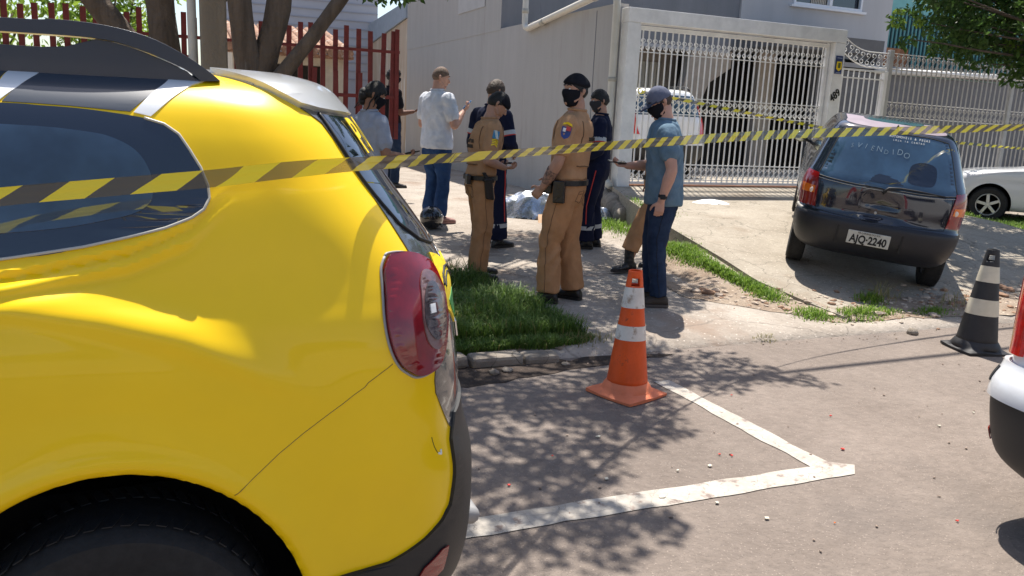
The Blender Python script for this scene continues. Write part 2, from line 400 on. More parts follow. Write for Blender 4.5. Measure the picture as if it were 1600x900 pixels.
road = sheet('road', np.linspace(-60, 60, 241), np.linspace(-6, 4.75, 44), lambda x, y: 0.0, ROAD, 0)
sheet('far_pavement', [-60, -20, 0, 20, 60], [-14, -10, -6], lambda x, y: .1, PAVE)
pave = sheet('pavement', np.linspace(-30, 40, 281), [4.69]+list(np.linspace(4.70, 12, 60))+[14, 18, 26, 40], lambda x, y: base_z(x, y) if y > 4.695 else -.03, PAVE, 0)
# driveway ramp slab
V = []; F = []; ys = np.linspace(5.02, 10.5, 46); xs_n = 40
for y in ys:
    x0 = slab_edge(y)
    for i in range(xs_n+1):
        x = x0+(12.2-x0)*(i/xs_n)**1.1; V.append((x, y, slab_z(x, y)+.004))
    V.append((x0-.01+.015*mnoise.noise(Vector((0, y*6, 0))), y, base_z(x0, y)-.05))
nn = xs_n+2
for j in range(len(ys)-1):
    for i in range(xs_n): F.append((j*nn+i, j*nn+i+1, (j+1)*nn+i+1, (j+1)*nn+i))
    F.append((j*nn+nn-1, j*nn, (j+1)*nn, (j+1)*nn+nn-1))
tag(mesh('driveway_ramp', V, F, RAMP, smooth=True, sharp=50), kind='structure')
# garage floor behind the gate
tag(MB().box(6.05, 13.4, 10.52, 20, -.1, .64).build('garage_floor', RAMP), kind='structure')
# thin sheets: dirt strip by the ramp foot, bay marking
def strip(name, pts, z, m, jit=.0):
    V = []; mb = MB(); P = [(x+jit*mnoise.noise(Vector((x*5, y*5, 3))), y+jit*mnoise.noise(Vector((x*5, y*5, 9)))) for x, y in pts]
    vs_ = [(x, y, (gz(x, y) if z is None else z)) for x, y in P]
    return vs_
def poly_sheet(name, outline, dz, m, step=.12, jit=0., kind='structure', zf=gz):
    pts = []; n = len(outline)
    for i in range(n):
        a, b = Vector(outline[i]), Vector(outline[(i+1) % n]); k = max(1, int((b-a).length/step))
        for j in range(k):
            p = a+(b-a)*j/k; pts.append(p+Vector((mnoise.noise(Vector((p.x*6, p.y*6, 2))), mnoise.noise(Vector((p.x*6, p.y*6, 7)))))*jit)
    D = [(p.x, p.y) for p in pts]; nb = len(pts)
    def ins(x, y):
        c = False; j = nb-1
        for i in range(nb):
            xi, yi = D[i]; xj, yj = D[j]
            if (yi > y) != (yj > y) and x < (xj-xi)*(y-yi)/(yj-yi)+xi: c = not c
            j = i
        return c
    x0, x1 = min(d[0] for d in D), max(d[0] for d in D); y0, y1 = min(d[1] for d in D), max(d[1] for d in D)
    for x in np.arange(x0+step/2, x1, step):
        for y in np.arange(y0+step/2, y1, step):
            if ins(x, y): pts.append(Vector((x, y)))
    vo, _, fo = delaunay_2d_cdt(pts, [], [list(range(nb))], 1, 1e-6)[:3]
    o = mesh(name, [(v.x, v.y, zf(v.x, v.y)+dz) for v in vo], [tuple(f) for f in fo], m, smooth=True)
    return tag(o, kind=kind) if kind else o
poly_sheet('parking_bay_marking', [(-6, 2.66), (2.93, 2.65), (3.01, 2.74), (2.90, 2.80), (2.84, 4.10), (2.73, 4.10), (2.78, 2.79), (-6, 2.80)], .004, PAINT, step=.08, jit=.016, zf=lambda x, y: 0)
poly_sheet('dirt_verge', [(4.3, 6.2), (5.0, 5.75), (5.25, 5.2), (6.2, 5.35), (7.6, 5.3), (9.5, 5.3), (9.5, 4.80), (7.6, 4.78), (6.2, 4.85), (5.0, 5.0), (4.6, 5.3), (4.1, 5.8), (4.2, 6.4), (4.75, 7.4), (5.0, 7.3), (4.8, 6.2)][:], .005, DIRT, step=.1, jit=.06, zf=lambda x, y: max(base_z(x, y), gz(x, y)))
poly_sheet('lawn_soil', [(-8, 4.80), (1.0, 4.80), (2.4, 4.82), (2.75, 4.95), (2.6, 5.4), (2.55, 6.2), (2.5, 7.2), (2.3, 8.6), (1.6, 9.0), (-8, 9.0)], .005, DIRT, step=.15, jit=.08)
poly_sheet('gutter_dirt', [(-3, 4.68), (2.9, 4.68), (3.2, 4.60), (2.8, 4.50), (2.1, 4.42), (1.6, 4.30), (1.0, 4.25), (-3, 4.3)], .004, ground_mat('damp_dirt', ((.045, .034, .028), (.10, .075, .06)), 4, specks=30, bump=.8), step=.1, jit=.09, zf=lambda x, y: 0)
# broken kerb in front of the grass: individual stones
for i, (x0, x1) in enumerate([(1.15, 1.68), (1.70, 2.06), (2.07, 2.32), (.3, 1.13), (-1.2, .28), (-3, -1.22)]):
    mb = MB().box(0, x1-x0, 0, .15, 0, .085)
    o = mb.build('kerb_stone', CURB, bevel=.025); o.location = (x0, 4.63+.02*random.random(), -.015*i if i < 3 else 0); o.rotation_euler = (R_(random.uniform(-4, 4)), 0, R_(random.uniform(-3, 3)))
    lab = ['long cracked kerb stone below the tall grass beside the yellow car', 'short middle kerb stone below the tall grass', 'smallest kerb stone at the right end of the row under the grass'][i] if i < 3 else ['kerb stone directly behind the yellow car tail', 'kerb stone behind the middle of the yellow car', 'kerb stone behind the front of the yellow car'][i-3]
    tag(o, lab, 'kerb stone', 'kerb stones along the grass verge')
# ============================================================ neighbouring house, walls
WALLG = mat('grey_render', (.39, .372, .352), .9, var=.05, vscale=5, bump=.25, bscale=60, streak=True, stain=((.35, .325, .30), 3.5, .56))
WALLD = mat('dark_grey_render', (.21, .215, .23), .9, var=.10, vscale=2, bump=.2, streak=True, stain=((.15, .155, .165), 4, .60))
WALLL = mat('light_grey_render', (.46, .455, .46), .9, var=.06, vscale=1.5, bump=.15, streak=True)
BEIGE = mat('old_plaster', (.42, .30, .20), .95, var=.25, vscale=3, bump=.6, bscale=25, col2=(.56, .46, .36), stain=((.70, .68, .62), 5.5, .56), streak=True)
CREAM = mat('cream_wall', (.55, .48, .38), .9, var=.15, vscale=3)
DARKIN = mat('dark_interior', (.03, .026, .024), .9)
GATEW = mat('gate_white', (.80, .79, .77), .5, var=.10, vscale=5, coat=.1, stain=((.55, .48, .40), 9, .68))
PIPEW = mat('pipe_cream', (.62, .58, .50), .45, var=.08, vscale=4)
house = empty('grey_house', (5.95, 15.3, 0)); tag(house, 'two storey grey rendered house rising behind the white gate', 'house')
def hp(mb, name, m, **k):
    mb.V = [(v[0]-5.95, v[1]-15.3, v[2]) for v in mb.V]; return mb.build(name, m, house, **k)
hp(MB().box(5.95, 11.55, 15.3, 22, 3.22, 7.0), 'dark_upper_storey', WALLD)
hp(MB().box(5.95, 6.12, 15.3, 22.3, -.1, 3.22).box(5.942, 5.9499, 15.3, 22.3, 3.22, 7.0), 'side_wall', WALLG)
hp(MB().box(5.925, 5.938, 16.2, 17.9, 3.75, 5.5), 'plaster_patch', mat('pale_patch', (.44, .43, .42), .9, var=.06, vscale=3))
ub = MB().box(11.552, 12.95, 15.25, 22, 3.45, 7).box(12.95, 14.95, 15.25, 22, 3.45, 4.33).box(14.95, 15.9, 15.25, 22, 3.45, 7).box(12.95, 14.95, 15.25, 22, 5.6, 7).box(12.95, 14.95, 15.5, 22, 4.33, 5.6)
hp(ub, 'light_upper_storey', WALLL)
wf = hp(MB().box(12.95, 14.95, 15.22, 15.29, 4.33, 4.39).box(12.95, 13.0, 15.22, 15.29, 4.39, 5.6).box(14.9, 14.95, 15.22, 15.29, 4.39, 5.6).box(13.95, 14.03, 15.20, 15.29, 4.39, 5.6).box(12.85, 15.05, 15.17, 15.26, 4.28, 4.33), 'window', mat('window_white', (.75, .76, .78), .4))
g_ = MB().box(13.0, 13.95, 15.32, 15.33, 4.39, 5.6).box(14.03, 14.9, 15.32, 15.33, 4.39, 5.6); g_.V = [(v[0]-5.95, v[1]-15.3, v[2]) for v in g_.V]; g_.build('pane', M['glass'], wf)
c_ = MB()
for k in range(9): c_.box(13.5+k*.05, 13.53+k*.05, 15.305, 15.315, 4.4, 5.6)
c_.V = [(v[0]-5.95, v[1]-15.3, v[2]) for v in c_.V]; c_.build('curtain', CREAM, wf)
# garage recess
hp(MB().box(6.12, 15.9, 19.0, 19.2, .3, 3.6).box(15.7, 15.9, 15.3, 19, .3, 3.45), 'garage_back_wall', mat('garage_wall', (.33, .27, .225), .9, var=.1))
hp(MB().box(6.12, 11.4, 15.3, 15.55, 3.16, 3.22).box(6.12, 15.7, 15.6, 19, 3.3, 3.45), 'ceiling', WALLL)
hp(MB().box(11.45, 14.0, 13.6, 15.25, 3.25, 3.45).box(11.2, 14.0, 13.5, 13.6, 3.20, 3.5), 'canopy', mat('canopy_grey', (.14, .14, .145), .8, var=.1))
for q_ in (MB().box(12.3, 12.75, 15.4, 15.6, .6, 3.25), MB().box(14.5, 14.8, 15.4, 15.6, .6, 3.25)): hp(q_, 'pillar', mat('garage_pillar', (.42, .36, .30), .9, var=.1))
hp(MB().prism([(10.45, 3.2), (11.5, 3.2), (11.5, 2.85), (10.95, 2.5), (10.75, 2.0), (10.7, .64), (10.3, .64), (10.3, 2.4)], 15.35, 15.6), 'pillar', MATS['garage_pillar'])
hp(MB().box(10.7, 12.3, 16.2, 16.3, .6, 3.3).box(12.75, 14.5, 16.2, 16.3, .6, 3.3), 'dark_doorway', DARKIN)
hp(MB().box(6.12, 9.25, 16.4, 16.5, .6, 3.3).box(10.35, 10.8, 16.4, 16.5, .6, 3.3).box(9.25, 10.35, 16.4, 16.5, 2.95, 3.3), 'inner_wall', mat('inner_beige', (.40, .33, .27), .9, var=.08))
gd = MB()
for k in range(11): gd.box(9.26+k*.1, 9.345+k*.1, 16.42, 16.46, .65, 2.94)
hp(gd, 'garage_door', mat('door_cream', (.60, .56, .48), .6))
# side boundary wall with the drain pipe, old wall further back
bw = empty('boundary_wall', (5.95, 10.7, 0)); tag(bw, 'tall weathered grey boundary wall behind the officers', 'wall')
MB().box(0, .18, 0, 4.6, -.2, 3.25).build('wall_face', WALLG, bw)
MB().box(-.004, .10, -.015, -.004, .2, 3.2).box(-.006, .0, .62, .635, .3, 3.2).build('wall_edge', WALLD, bw)
ow = tag(MB().prism([(22.32, -.2), (22.32, 4.06), (30.5, 3.3), (40, 2.4), (40, -.2)], 5.96, 6.2, plane='yz').build('old_wall', BEIGE), 'peeling beige plaster wall behind the red fence end', 'wall')
tag(MB().prism([(22.34, 4.07), (22.34, 4.5), (30.5, 4.1), (40, 3.6), (40, 2.41), (30.5, 3.31)], 5.9, 6.25, plane='yz').build('roof_flashing', mat('flashing', (.33, .38, .44), .5, metal=.2, var=.08)), 'blue grey metal flashing along the old beige wall top', 'flashing')
dp = MB(); X = 5.88
dp.tube([(X, 15.2, 5.2), (X, 14.2, 5.2), (X, 14.02, 5.1), (X, 13.95, 4.9), (X, 13.95, 3.25), (X, 13.9, 3.16), (X, 13.8, 3.13), (X, 11.0, 3.42), (X, 10.72, 3.42), (X, 10.62, 3.36), (X, 10.6, 3.2), (X, 10.6, .78), (X-.0, 10.56, .70), (X-.02, 10.42, .66)], .055, 14)
dpo = dp.build('drain_pipe', PIPEW, smooth=True); tag(dpo, 'cream drain pipe running along the wall top and down beside the white gate', 'pipe')
for a, b in (((X, 13.2, 3.18), (X, 13.08, 3.195)), ((X, 11.3, 3.385), (X, 11.18, 3.40)), ((X, 10.6, 2.15), (X, 10.6, 2.21)), ((X, 10.6, .95), (X, 10.6, 1.0)), ((X, 13.95, 3.4), (X, 13.95, 3.48))):
    MB().tube([a, b], .062, 14).build('pipe_joint', mat('joint', (.40, .38, .33), .5), dpo, smooth=True)
# rubble footing at the gate's left corner
fb = MB(); fb.prism([(5.2, 7.7), (5.93, 10.62), (6.05, 10.62), (5.45, 7.9)], .1, .12, plane='xy')
ft = MB()
for k in range(9):
    t = k/8; x = 5.62+.3*t; y = 9.55+.95*t
    ft.ell((x+random.uniform(-.04, .04), y, .30+.22*t*random.uniform(.6, 1.2)), (.16, .14, .15), 8, 6)
tag(ft.build('broken_footing', CURB, smooth=True), 'rough broken concrete footing at the foot of the gate and pipe', 'footing')
# ============================================================ white gate and fence
GY = 10.5
def scroll_pts(w, h, flip=1):     # one S scroll, centred, w wide, h tall
    P = []
    for k in range(13):
        t = k/12; a = math.pi*(.5+1.55*(1-t))*1.0; r = (.22+.78*t)*h*.25
        P.append((flip*(math.sin(a)*r)*1.15, h*.25+math.cos(a)*r*-1.0))
    Q = [(-x, -z) for x, z in reversed(P)]
    return P+Q
def scroll_row(mb, p0, p1, z0, z1, n, h, r=.007, zfun=None):
    p0 = Vector(p0); p1 = Vector(p1); d = (p1-p0)/n; dn = d.normalized()
    for i in range(n):
        c = p0+d*(i+.5); z = (z0+(z1-z0)*(i+.5)/n) if zfun is None else zfun((i+.5)/n)
        pts = []
        for (x, zz) in scroll_pts(d.length, h, 1 if i % 1 == 0 else -1): pts.append((c.x+dn.x*x*.9, c.y+dn.y*x*.9, z+zz))
        mb.tube(pts, r, 5)
def gate_leaf(root, p0, p1, zb, zt, nb, scrolls, rails, r=.0085, gm=None, toph=None, name='bar', stuff=False):
    """bars between p0 and p1 (xy, local to root)"""
    gm = gm or GATEW
    P0, P1 = Vector((*p0, 0)), Vector((*p1, 0)); d = P1-P0; u = d.normalized(); nrm = Vector((-u.y, u.x, 0))
    proto = None
    for i in range(nb):
        t = (i+.5)/nb; p = P0+d*t; zt_ = toph(t) if toph else zt
        if proto is None or toph:
            m = MB().obox((0, 0, (zt_-zb)/2), u*r, nrm*r, Vector((0, 0, (zt_-zb)/2))); proto = m.build(name, gm, root)
            o = proto
        else: o = proto.copy(); COL.objects.link(o); o.parent = root
        o.location = (p.x, p.y, zb)
    for (z0, z1, hh) in rails:
        mb = MB(); c = (P0+P1)/2; mb.obox((c.x, c.y, (z0+z1)/2), d/2, nrm*.014, Vector((0, 0, hh/2)), 0)
        if z0 != z1: mb = MB(); mb.tube([(P0.x, P0.y, z0), (P1.x, P1.y, z1)], hh/2, 6)
        mb.build('rail', gm, root)
    for (z0, z1, h) in scrolls:
        mb = MB(); scroll_row(mb, (P0.x, P0.y, 0), (P1.x, P1.y, 0), z0, z1, nb, h); mb.build('scrollwork', gm, root, smooth=True)
gt = empty('driveway_gate', (5.95, GY, .65)); tag(gt, 'wide white metal driveway gate with scrollwork bars and house number 489', 'gate')
mb = MB(); mb.box(.02, .23, -.1, .1, -.35, 2.32).build('gate_post', GATEW, gt, bevel=.006)
rp = MB(); rp.box(3.82, 4.03, -.1, .1, -.15, 2.32).build('gate_post', GATEW, gt, bevel=.006)
MB().box(.02, 4.03, -.105, .105, 2.322, 2.52).build('lintel', GATEW, gt, bevel=.006)
MB().box(.25, 3.80, .0, .05, 2.24, 2.30).box(.25, .30, .0, .05, .04, 2.24).box(3.74, 3.80, .0, .05, .04, 2.24).box(.25, 3.80, .0, .05, .03, .07).build('leaf_frame', GATEW, gt, bevel=.004)
MB().box(.23, 3.82, -.04, .09, .0, .022).build('threshold_rail', mat('rusty_rail', (.34, .16, .09), .8, var=.3, vscale=8), gt)
gate_leaf(gt, (.30, .025), (3.74, .025), .07, 2.24, 34, [(2.05, 2.05, .17), (1.20, 1.20, .20), (.21, .21, .19)], [(1.94, 1.94, .012), (1.32, 1.32, .014), (1.08, 1.08, .014), (.33, .33, .014), (.10, .10, .014)])
text('489', .17, 'house_number', M['blk'], frame((3.925, -.108, 1.50), (.75, 0, .62), (-.62, 0, .75)), gt, thick=.004, sx=.85, bold=.003)
pq = MB().box(3.85, 3.99, -.115, -.103, 1.84, 2.12).build('alarm_plaque', M['navy'], gt, bevel=.002)
MB().prism([(3.87, 2.03), (3.97, 2.03), (3.975, 1.92), (3.92, 1.88), (3.865, 1.92)], -.121, -.117).build('plaque_shield', M['yel'], pq)
MB().box(3.895, 3.945, -.125, -.122, 1.93, 2.01).build('plaque_emblem', mat('emblem_green', (.10, .12, .02), .6), pq)
for z_ in (2.05, 1.82): MB().box(3.87, 3.97, -.1185, -.1155, z_+.03, z_+.042).build('plaque_lettering', mat('pale_blue', (.3, .35, .5), .6), pq)
tag(text('x', .01, 'tape_knot', M['red'], frame((0, 0, -5), (1, 0, 0), (0, 0, 1))), None)  # placeholder removed below
bpy.data.objects.remove(bpy.data.objects['tape_knot'])
# pedestrian gate with sweeping scroll crest
pgt = empty('pedestrian_gate', (9.98, GY, .60)); tag(pgt, 'narrow white barred pedestrian gate right of the numbered post', 'gate')
gate_leaf(pgt, (.06, .02), (1.0, .02), .05, 1.98, 8, [(1.13, 1.13, .2), (.2, .2, .18)], [(1.99, 1.99, .03), (1.86, 1.86, .02), (1.25, 1.25, .014), (1.01, 1.01, .014), (.06, .06, .03)])
MB().box(.0, .05, -.01, .05, 0, 2.0).box(1.0, 1.07, -.02, .06, 0, 2.0).build('frame', GATEW, pgt, bevel=.004)
cr = MB(); cz = lambda t: 2.17+.22*max(0, (1-t*1.6))**2
scroll_row(cr, (.05, .02, 0), (1.05, .02, 0), 0, 0, 8, .20, zfun=cz)
cr.tube([(.05+t*1.0, .02, cz(t)-.12) for t in np.linspace(0, 1, 14)], .012, 6); cr.tube([(.05+t*1.0, .02, cz(t)+.12) for t in np.linspace(0, 1, 14)], .008, 6)
cr.build('crest', GATEW, pgt, smooth=True)
# long fence receding to the right
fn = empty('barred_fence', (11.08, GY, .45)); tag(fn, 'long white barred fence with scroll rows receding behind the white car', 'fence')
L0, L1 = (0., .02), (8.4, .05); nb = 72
gate_leaf(fn, L0, L1, .0, 2.46, nb, [(2.33, 2.27, .20), (1.54, 1.46, .2)], [(2.20, 2.14, .02), (1.66, 1.58, .014), (1.42, 1.34, .014), (.08, .08, .04), (2.45, 2.39, .012)], gm=mat('fence_shade_grey', (.44, .42, .39), .6, var=.15, vscale=6))  # white bars greyed: shade as well as weathering put into the colour
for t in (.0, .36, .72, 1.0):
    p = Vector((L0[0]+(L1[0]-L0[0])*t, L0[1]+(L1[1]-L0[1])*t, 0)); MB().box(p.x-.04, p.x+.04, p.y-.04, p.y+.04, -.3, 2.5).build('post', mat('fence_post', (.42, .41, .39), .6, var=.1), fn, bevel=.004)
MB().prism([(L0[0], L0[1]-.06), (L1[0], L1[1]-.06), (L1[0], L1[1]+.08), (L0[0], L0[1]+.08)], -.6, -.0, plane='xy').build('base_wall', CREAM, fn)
tag(MB().prism([(14.6, 3.02), (14.6, 3.12), (17.2, 3.3), (17.2, 3.2)], 13.4, 22, plane='yz').build('carport_roof', mat('roof_grey', (.30, .30, .31), .6)), 'grey sloping carport roof behind the long fence', 'roof')
gu = MB().tube([(14.9, 14.5, 2.98), (23, 14.5, 3.16)], .07, 10); tag(gu.build('gutter', mat('gutter_white', (.72, .70, .66), .4), smooth=True), 'white gutter pipe along the carport edge', 'gutter')
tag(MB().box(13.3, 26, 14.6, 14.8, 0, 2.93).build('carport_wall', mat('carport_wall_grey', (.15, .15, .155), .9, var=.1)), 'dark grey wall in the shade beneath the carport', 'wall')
tag(MB().box(15.9, 19.0, 17.45, 17.9, 3.3, 3.9).build('brick_wall', mat('brick', (.36, .15, .07), .9, var=.3, vscale=8)), 'short strip of orange brick wall above the carport roof', 'wall')
TEAL = mat('teal_sheet', (.20, .47, .45), .55, var=.06, vscale=3); TEALD = mat('teal_dark', (.035, .09, .095), .6)
tb = empty('teal_building', (16.6, 18, 0)); tag(tb, 'turquoise ribbed metal building behind the fence and tree', 'building')
MB().box(-.2, 18, .0, 8, 3.3, 9).build('wall', TEAL, tb)
rb = MB()
for k in range(62): rb.box(-.1+k*.145, -.065+k*.145, -.05, .0, 3.3, 4.95)
rb.build('rib', TEALD, tb)
# ============================================================ left lot: red fence, shed, hall
REDW = mat('red_fence_paint', (.145, .018, .016), .7, var=.25, vscale=7, coat=.05)
rf = empty('red_slat_fence', (2.9, 11.6, .25)); tag(rf, 'dark red slatted metal fence with uneven tall slats on a low white wall', 'fence')
MB().box(-14, -.12, -.1, .1, -.4, .98).build('low_wall', mat('low_wall_white', (.55, .53, .48), .9, var=.15, vscale=3), rf)
random.seed(3)
for k in range(84):
    x = -.02-k*.163+random.uniform(-.02, .02); z0 = 1.0+random.uniform(0, .03) if k else .95; z1 = 2.44+random.uniform(-.05, .03)
    l = R_(random.uniform(-1.5, 1.5)-1.2)
    mb = MB().obox((0, 0, (z1-z0)/2), (.033, 0, 0), (0, .012, 0), (0, 0, (z1-z0)/2)); o = mb.build('slat', REDW, rf); o.location = (x, 0, z0); o.rotation_euler = (0, -l*.6, 0)
for k in range(15):
    x = -.16-k*.326; z1 = 1.95+random.uniform(-.25, .1)
    mb = MB().obox((0, 0, (z1-1)/2), (.033, 0, 0), (0, .012, 0), (0, 0, (z1-1)/2)); o = mb.build('short_slat', REDW, rf); o.location = (x, -.03, 1.0); o.rotation_euler = (0, R_(random.uniform(-1, 2)), 0)
mb = MB().obox((0, 0, .75), (.03, 0, 0), (0, .014, 0), (0, 0, .76)); o = mb.build('end_slat', REDW, rf); o.location = (.04, -.02, .95)
MB().box(-14, .08, -.03, .01, 2.13, 2.17).box(-14, -.0, -.04, .01, 1.50, 1.55).build('rail', REDW, rf)
# shed
shd = empty('tiled_shed', (-1, 19, 0)); tag(shd, 'low cream shed with wavy clay tiled roof behind the red fence', 'shed')
MB().box(2.2, 2.3, 0, 3, 0, 2.45).box(2.2, 2.6, 0, 3, 2.45, 2.75).box(2.6, 2.75, 0, 3, 0, 2.75).box(4.15, 4.65, 0, 3, 0, 2.75).box(2.75, 4.15, 0, 3, 2.5, 2.75).build('wall', CREAM, shd)
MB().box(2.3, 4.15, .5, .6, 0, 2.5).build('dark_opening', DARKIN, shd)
tl_ = MB()
for k in range(14):
    x = 2.1+k*.195; tl_.tube([(x, -.45, 2.78), (x, 3.2, 3.5)], .10, 8)
tl_.box(2.0, 4.75, -.35, .0, 2.66, 2.72)
tl_.build('tiled_roof', mat('clay_tiles', (.30, .17, .11), .9, var=.4, vscale=8, stain=((.55, .50, .44), 6, .55)), shd, smooth=True, sharp=60)
hall = empty('metal_hall', (1.5, 27, 0)); tag(hall, 'tall pale grey ribbed metal hall behind the shed', 'building')
HALL = mat('hall_sheet', (.46, .46, .50), .5, var=.05, vscale=1)
hb = MB().box(0, 4.7, 0, 9, 0, 9.0)
hb.build('wall', HALL, hall)
hr = MB()
for k in range(26): hr.box(0, 4.7, -.03, .0, 2.5+k*.26, 2.53+k*.26)
hr.build('rib', mat('hall_rib', (.36, .36, .40), .5), hall)
# ============================================================ yellow SUV (front towards -X, its side towards the camera)
SUV_RINGS = [(.26, .78, .873, .35, -3.30, .5), (.34, .84, .933, .36, -3.40, .5), (.45, .875, .949, .36, -3.46, .5), (.60, .890, .950, .36, -3.48, .5), (.70, .898, .940, .36, -3.46, .5),
 (.80, .900, .912, .36, -3.44, .55), (.93, .898, .903, .36, -3.36, .6), (1.04, .890, .890, .36, -3.10, .65), (1.11, .874, .884, .36, -2.35, .6), (1.17, .848, .879, .36, -2.05, .5), (1.23, .823, .852, .36, -1.85, .45),
 (1.33, .788, .782, .36, -1.62, .45), (1.43, .748, .710, .36, -1.40, .45), (1.53, .705, .65, .36, -1.16, .42), (1.60, .655, .60, .36, -.98, .4), (1.645, .575, .55, .34, -.84, .4), (1.672, .44, .43, .3, -.66, .4), (1.685, .22, .27, .2, -.5, .2)]
def suv_disp(p):
    x, y, z = p; d = 0
    if abs(y) > .5 and z > .5:
        zc = float(np.interp(x, [-.16, .01, .16, .26, .31, .45], [1.172, 1.139, 1.095, 1.045, 1.015, .95])); a = z-zc
        w = math.exp(-(max(0, x-.10)/.24)**2)*(1 if x > -.5 else math.exp(-((x+.5)/.6)**2))
        f = math.exp(-(a/.055)**2) if a > 0 else .45*math.exp(-(a/.022)**2)+.55*math.exp(-(a/.20)**2)
        d += .030*f*w
        zr = float(np.interp(x, [-.5, -.17, .06, .18, .24, .30], [1.215, 1.240, 1.285, 1.334, 1.388, 1.43])); fade = 1-min(1, max(0, (x-.16)/.12))
        b = z-zr
        d += fade*(.007*math.exp(-((b-.008)/.008)**2)-.005*math.exp(-((b+.006)/.007)**2)+.008*math.exp(-((b+.028)/.010)**2)-.004*math.exp(-((b+.05)/.012)**2))
    rr = math.hypot(x/.42, (z-.36)/.47)
    if z < .95 and abs(y) > .6: d += .012*math.exp(-((rr-1.05)/.05)**2)+.010*math.exp(-((rr-1.10)/.12)**2)
    # soft pressing from the lamp down to the bumper, and a slightly dented corner
    if x > .35 and z < 1.0: d -= .006*math.exp(-((x-.62)/.10)**2-((z-.66)/.07)**2)
    d += .0010*mnoise.noise(Vector((x*4, y*4, z*4)))
    return d
SUVX, SUVY = -.16, 2.65
def mir(L): return L+[(4-u, v) for u, v in reversed(L)]
def letters_on(sh, s, u0, du, v, size, m, parent, off=.008, name='letter', sx=1.):
    vs0 = []
    for i, ch in enumerate(s):
        if ch == ' ': continue
        u = u0+du*i; p = sh.pt(u, v); n = sh.nrm(u, v); t = sh.pt(u+.01, v)-sh.pt(u-.01, v); up = sh.pt(u, v+.05)-sh.pt(u, v-.05)
        x = Vector(t).normalized(); z = Vector(n).normalized(); y = z.cross(x)
        if y.dot(Vector(up)) < 0: y = -y; x = -x
        mw = Matrix(((x.x, y.x, z.x, p[0]+n[0]*off), (x.y, y.y, z.y, p[1]+n[1]*off), (x.z, y.z, z.z, p[2]+n[2]*off), (0, 0, 0, 1)))
        vs0.append(text(ch, size, name, m, mw, None, thick=.0008, sx=sx, bold=.002))
    for o in vs0: o.parent = parent
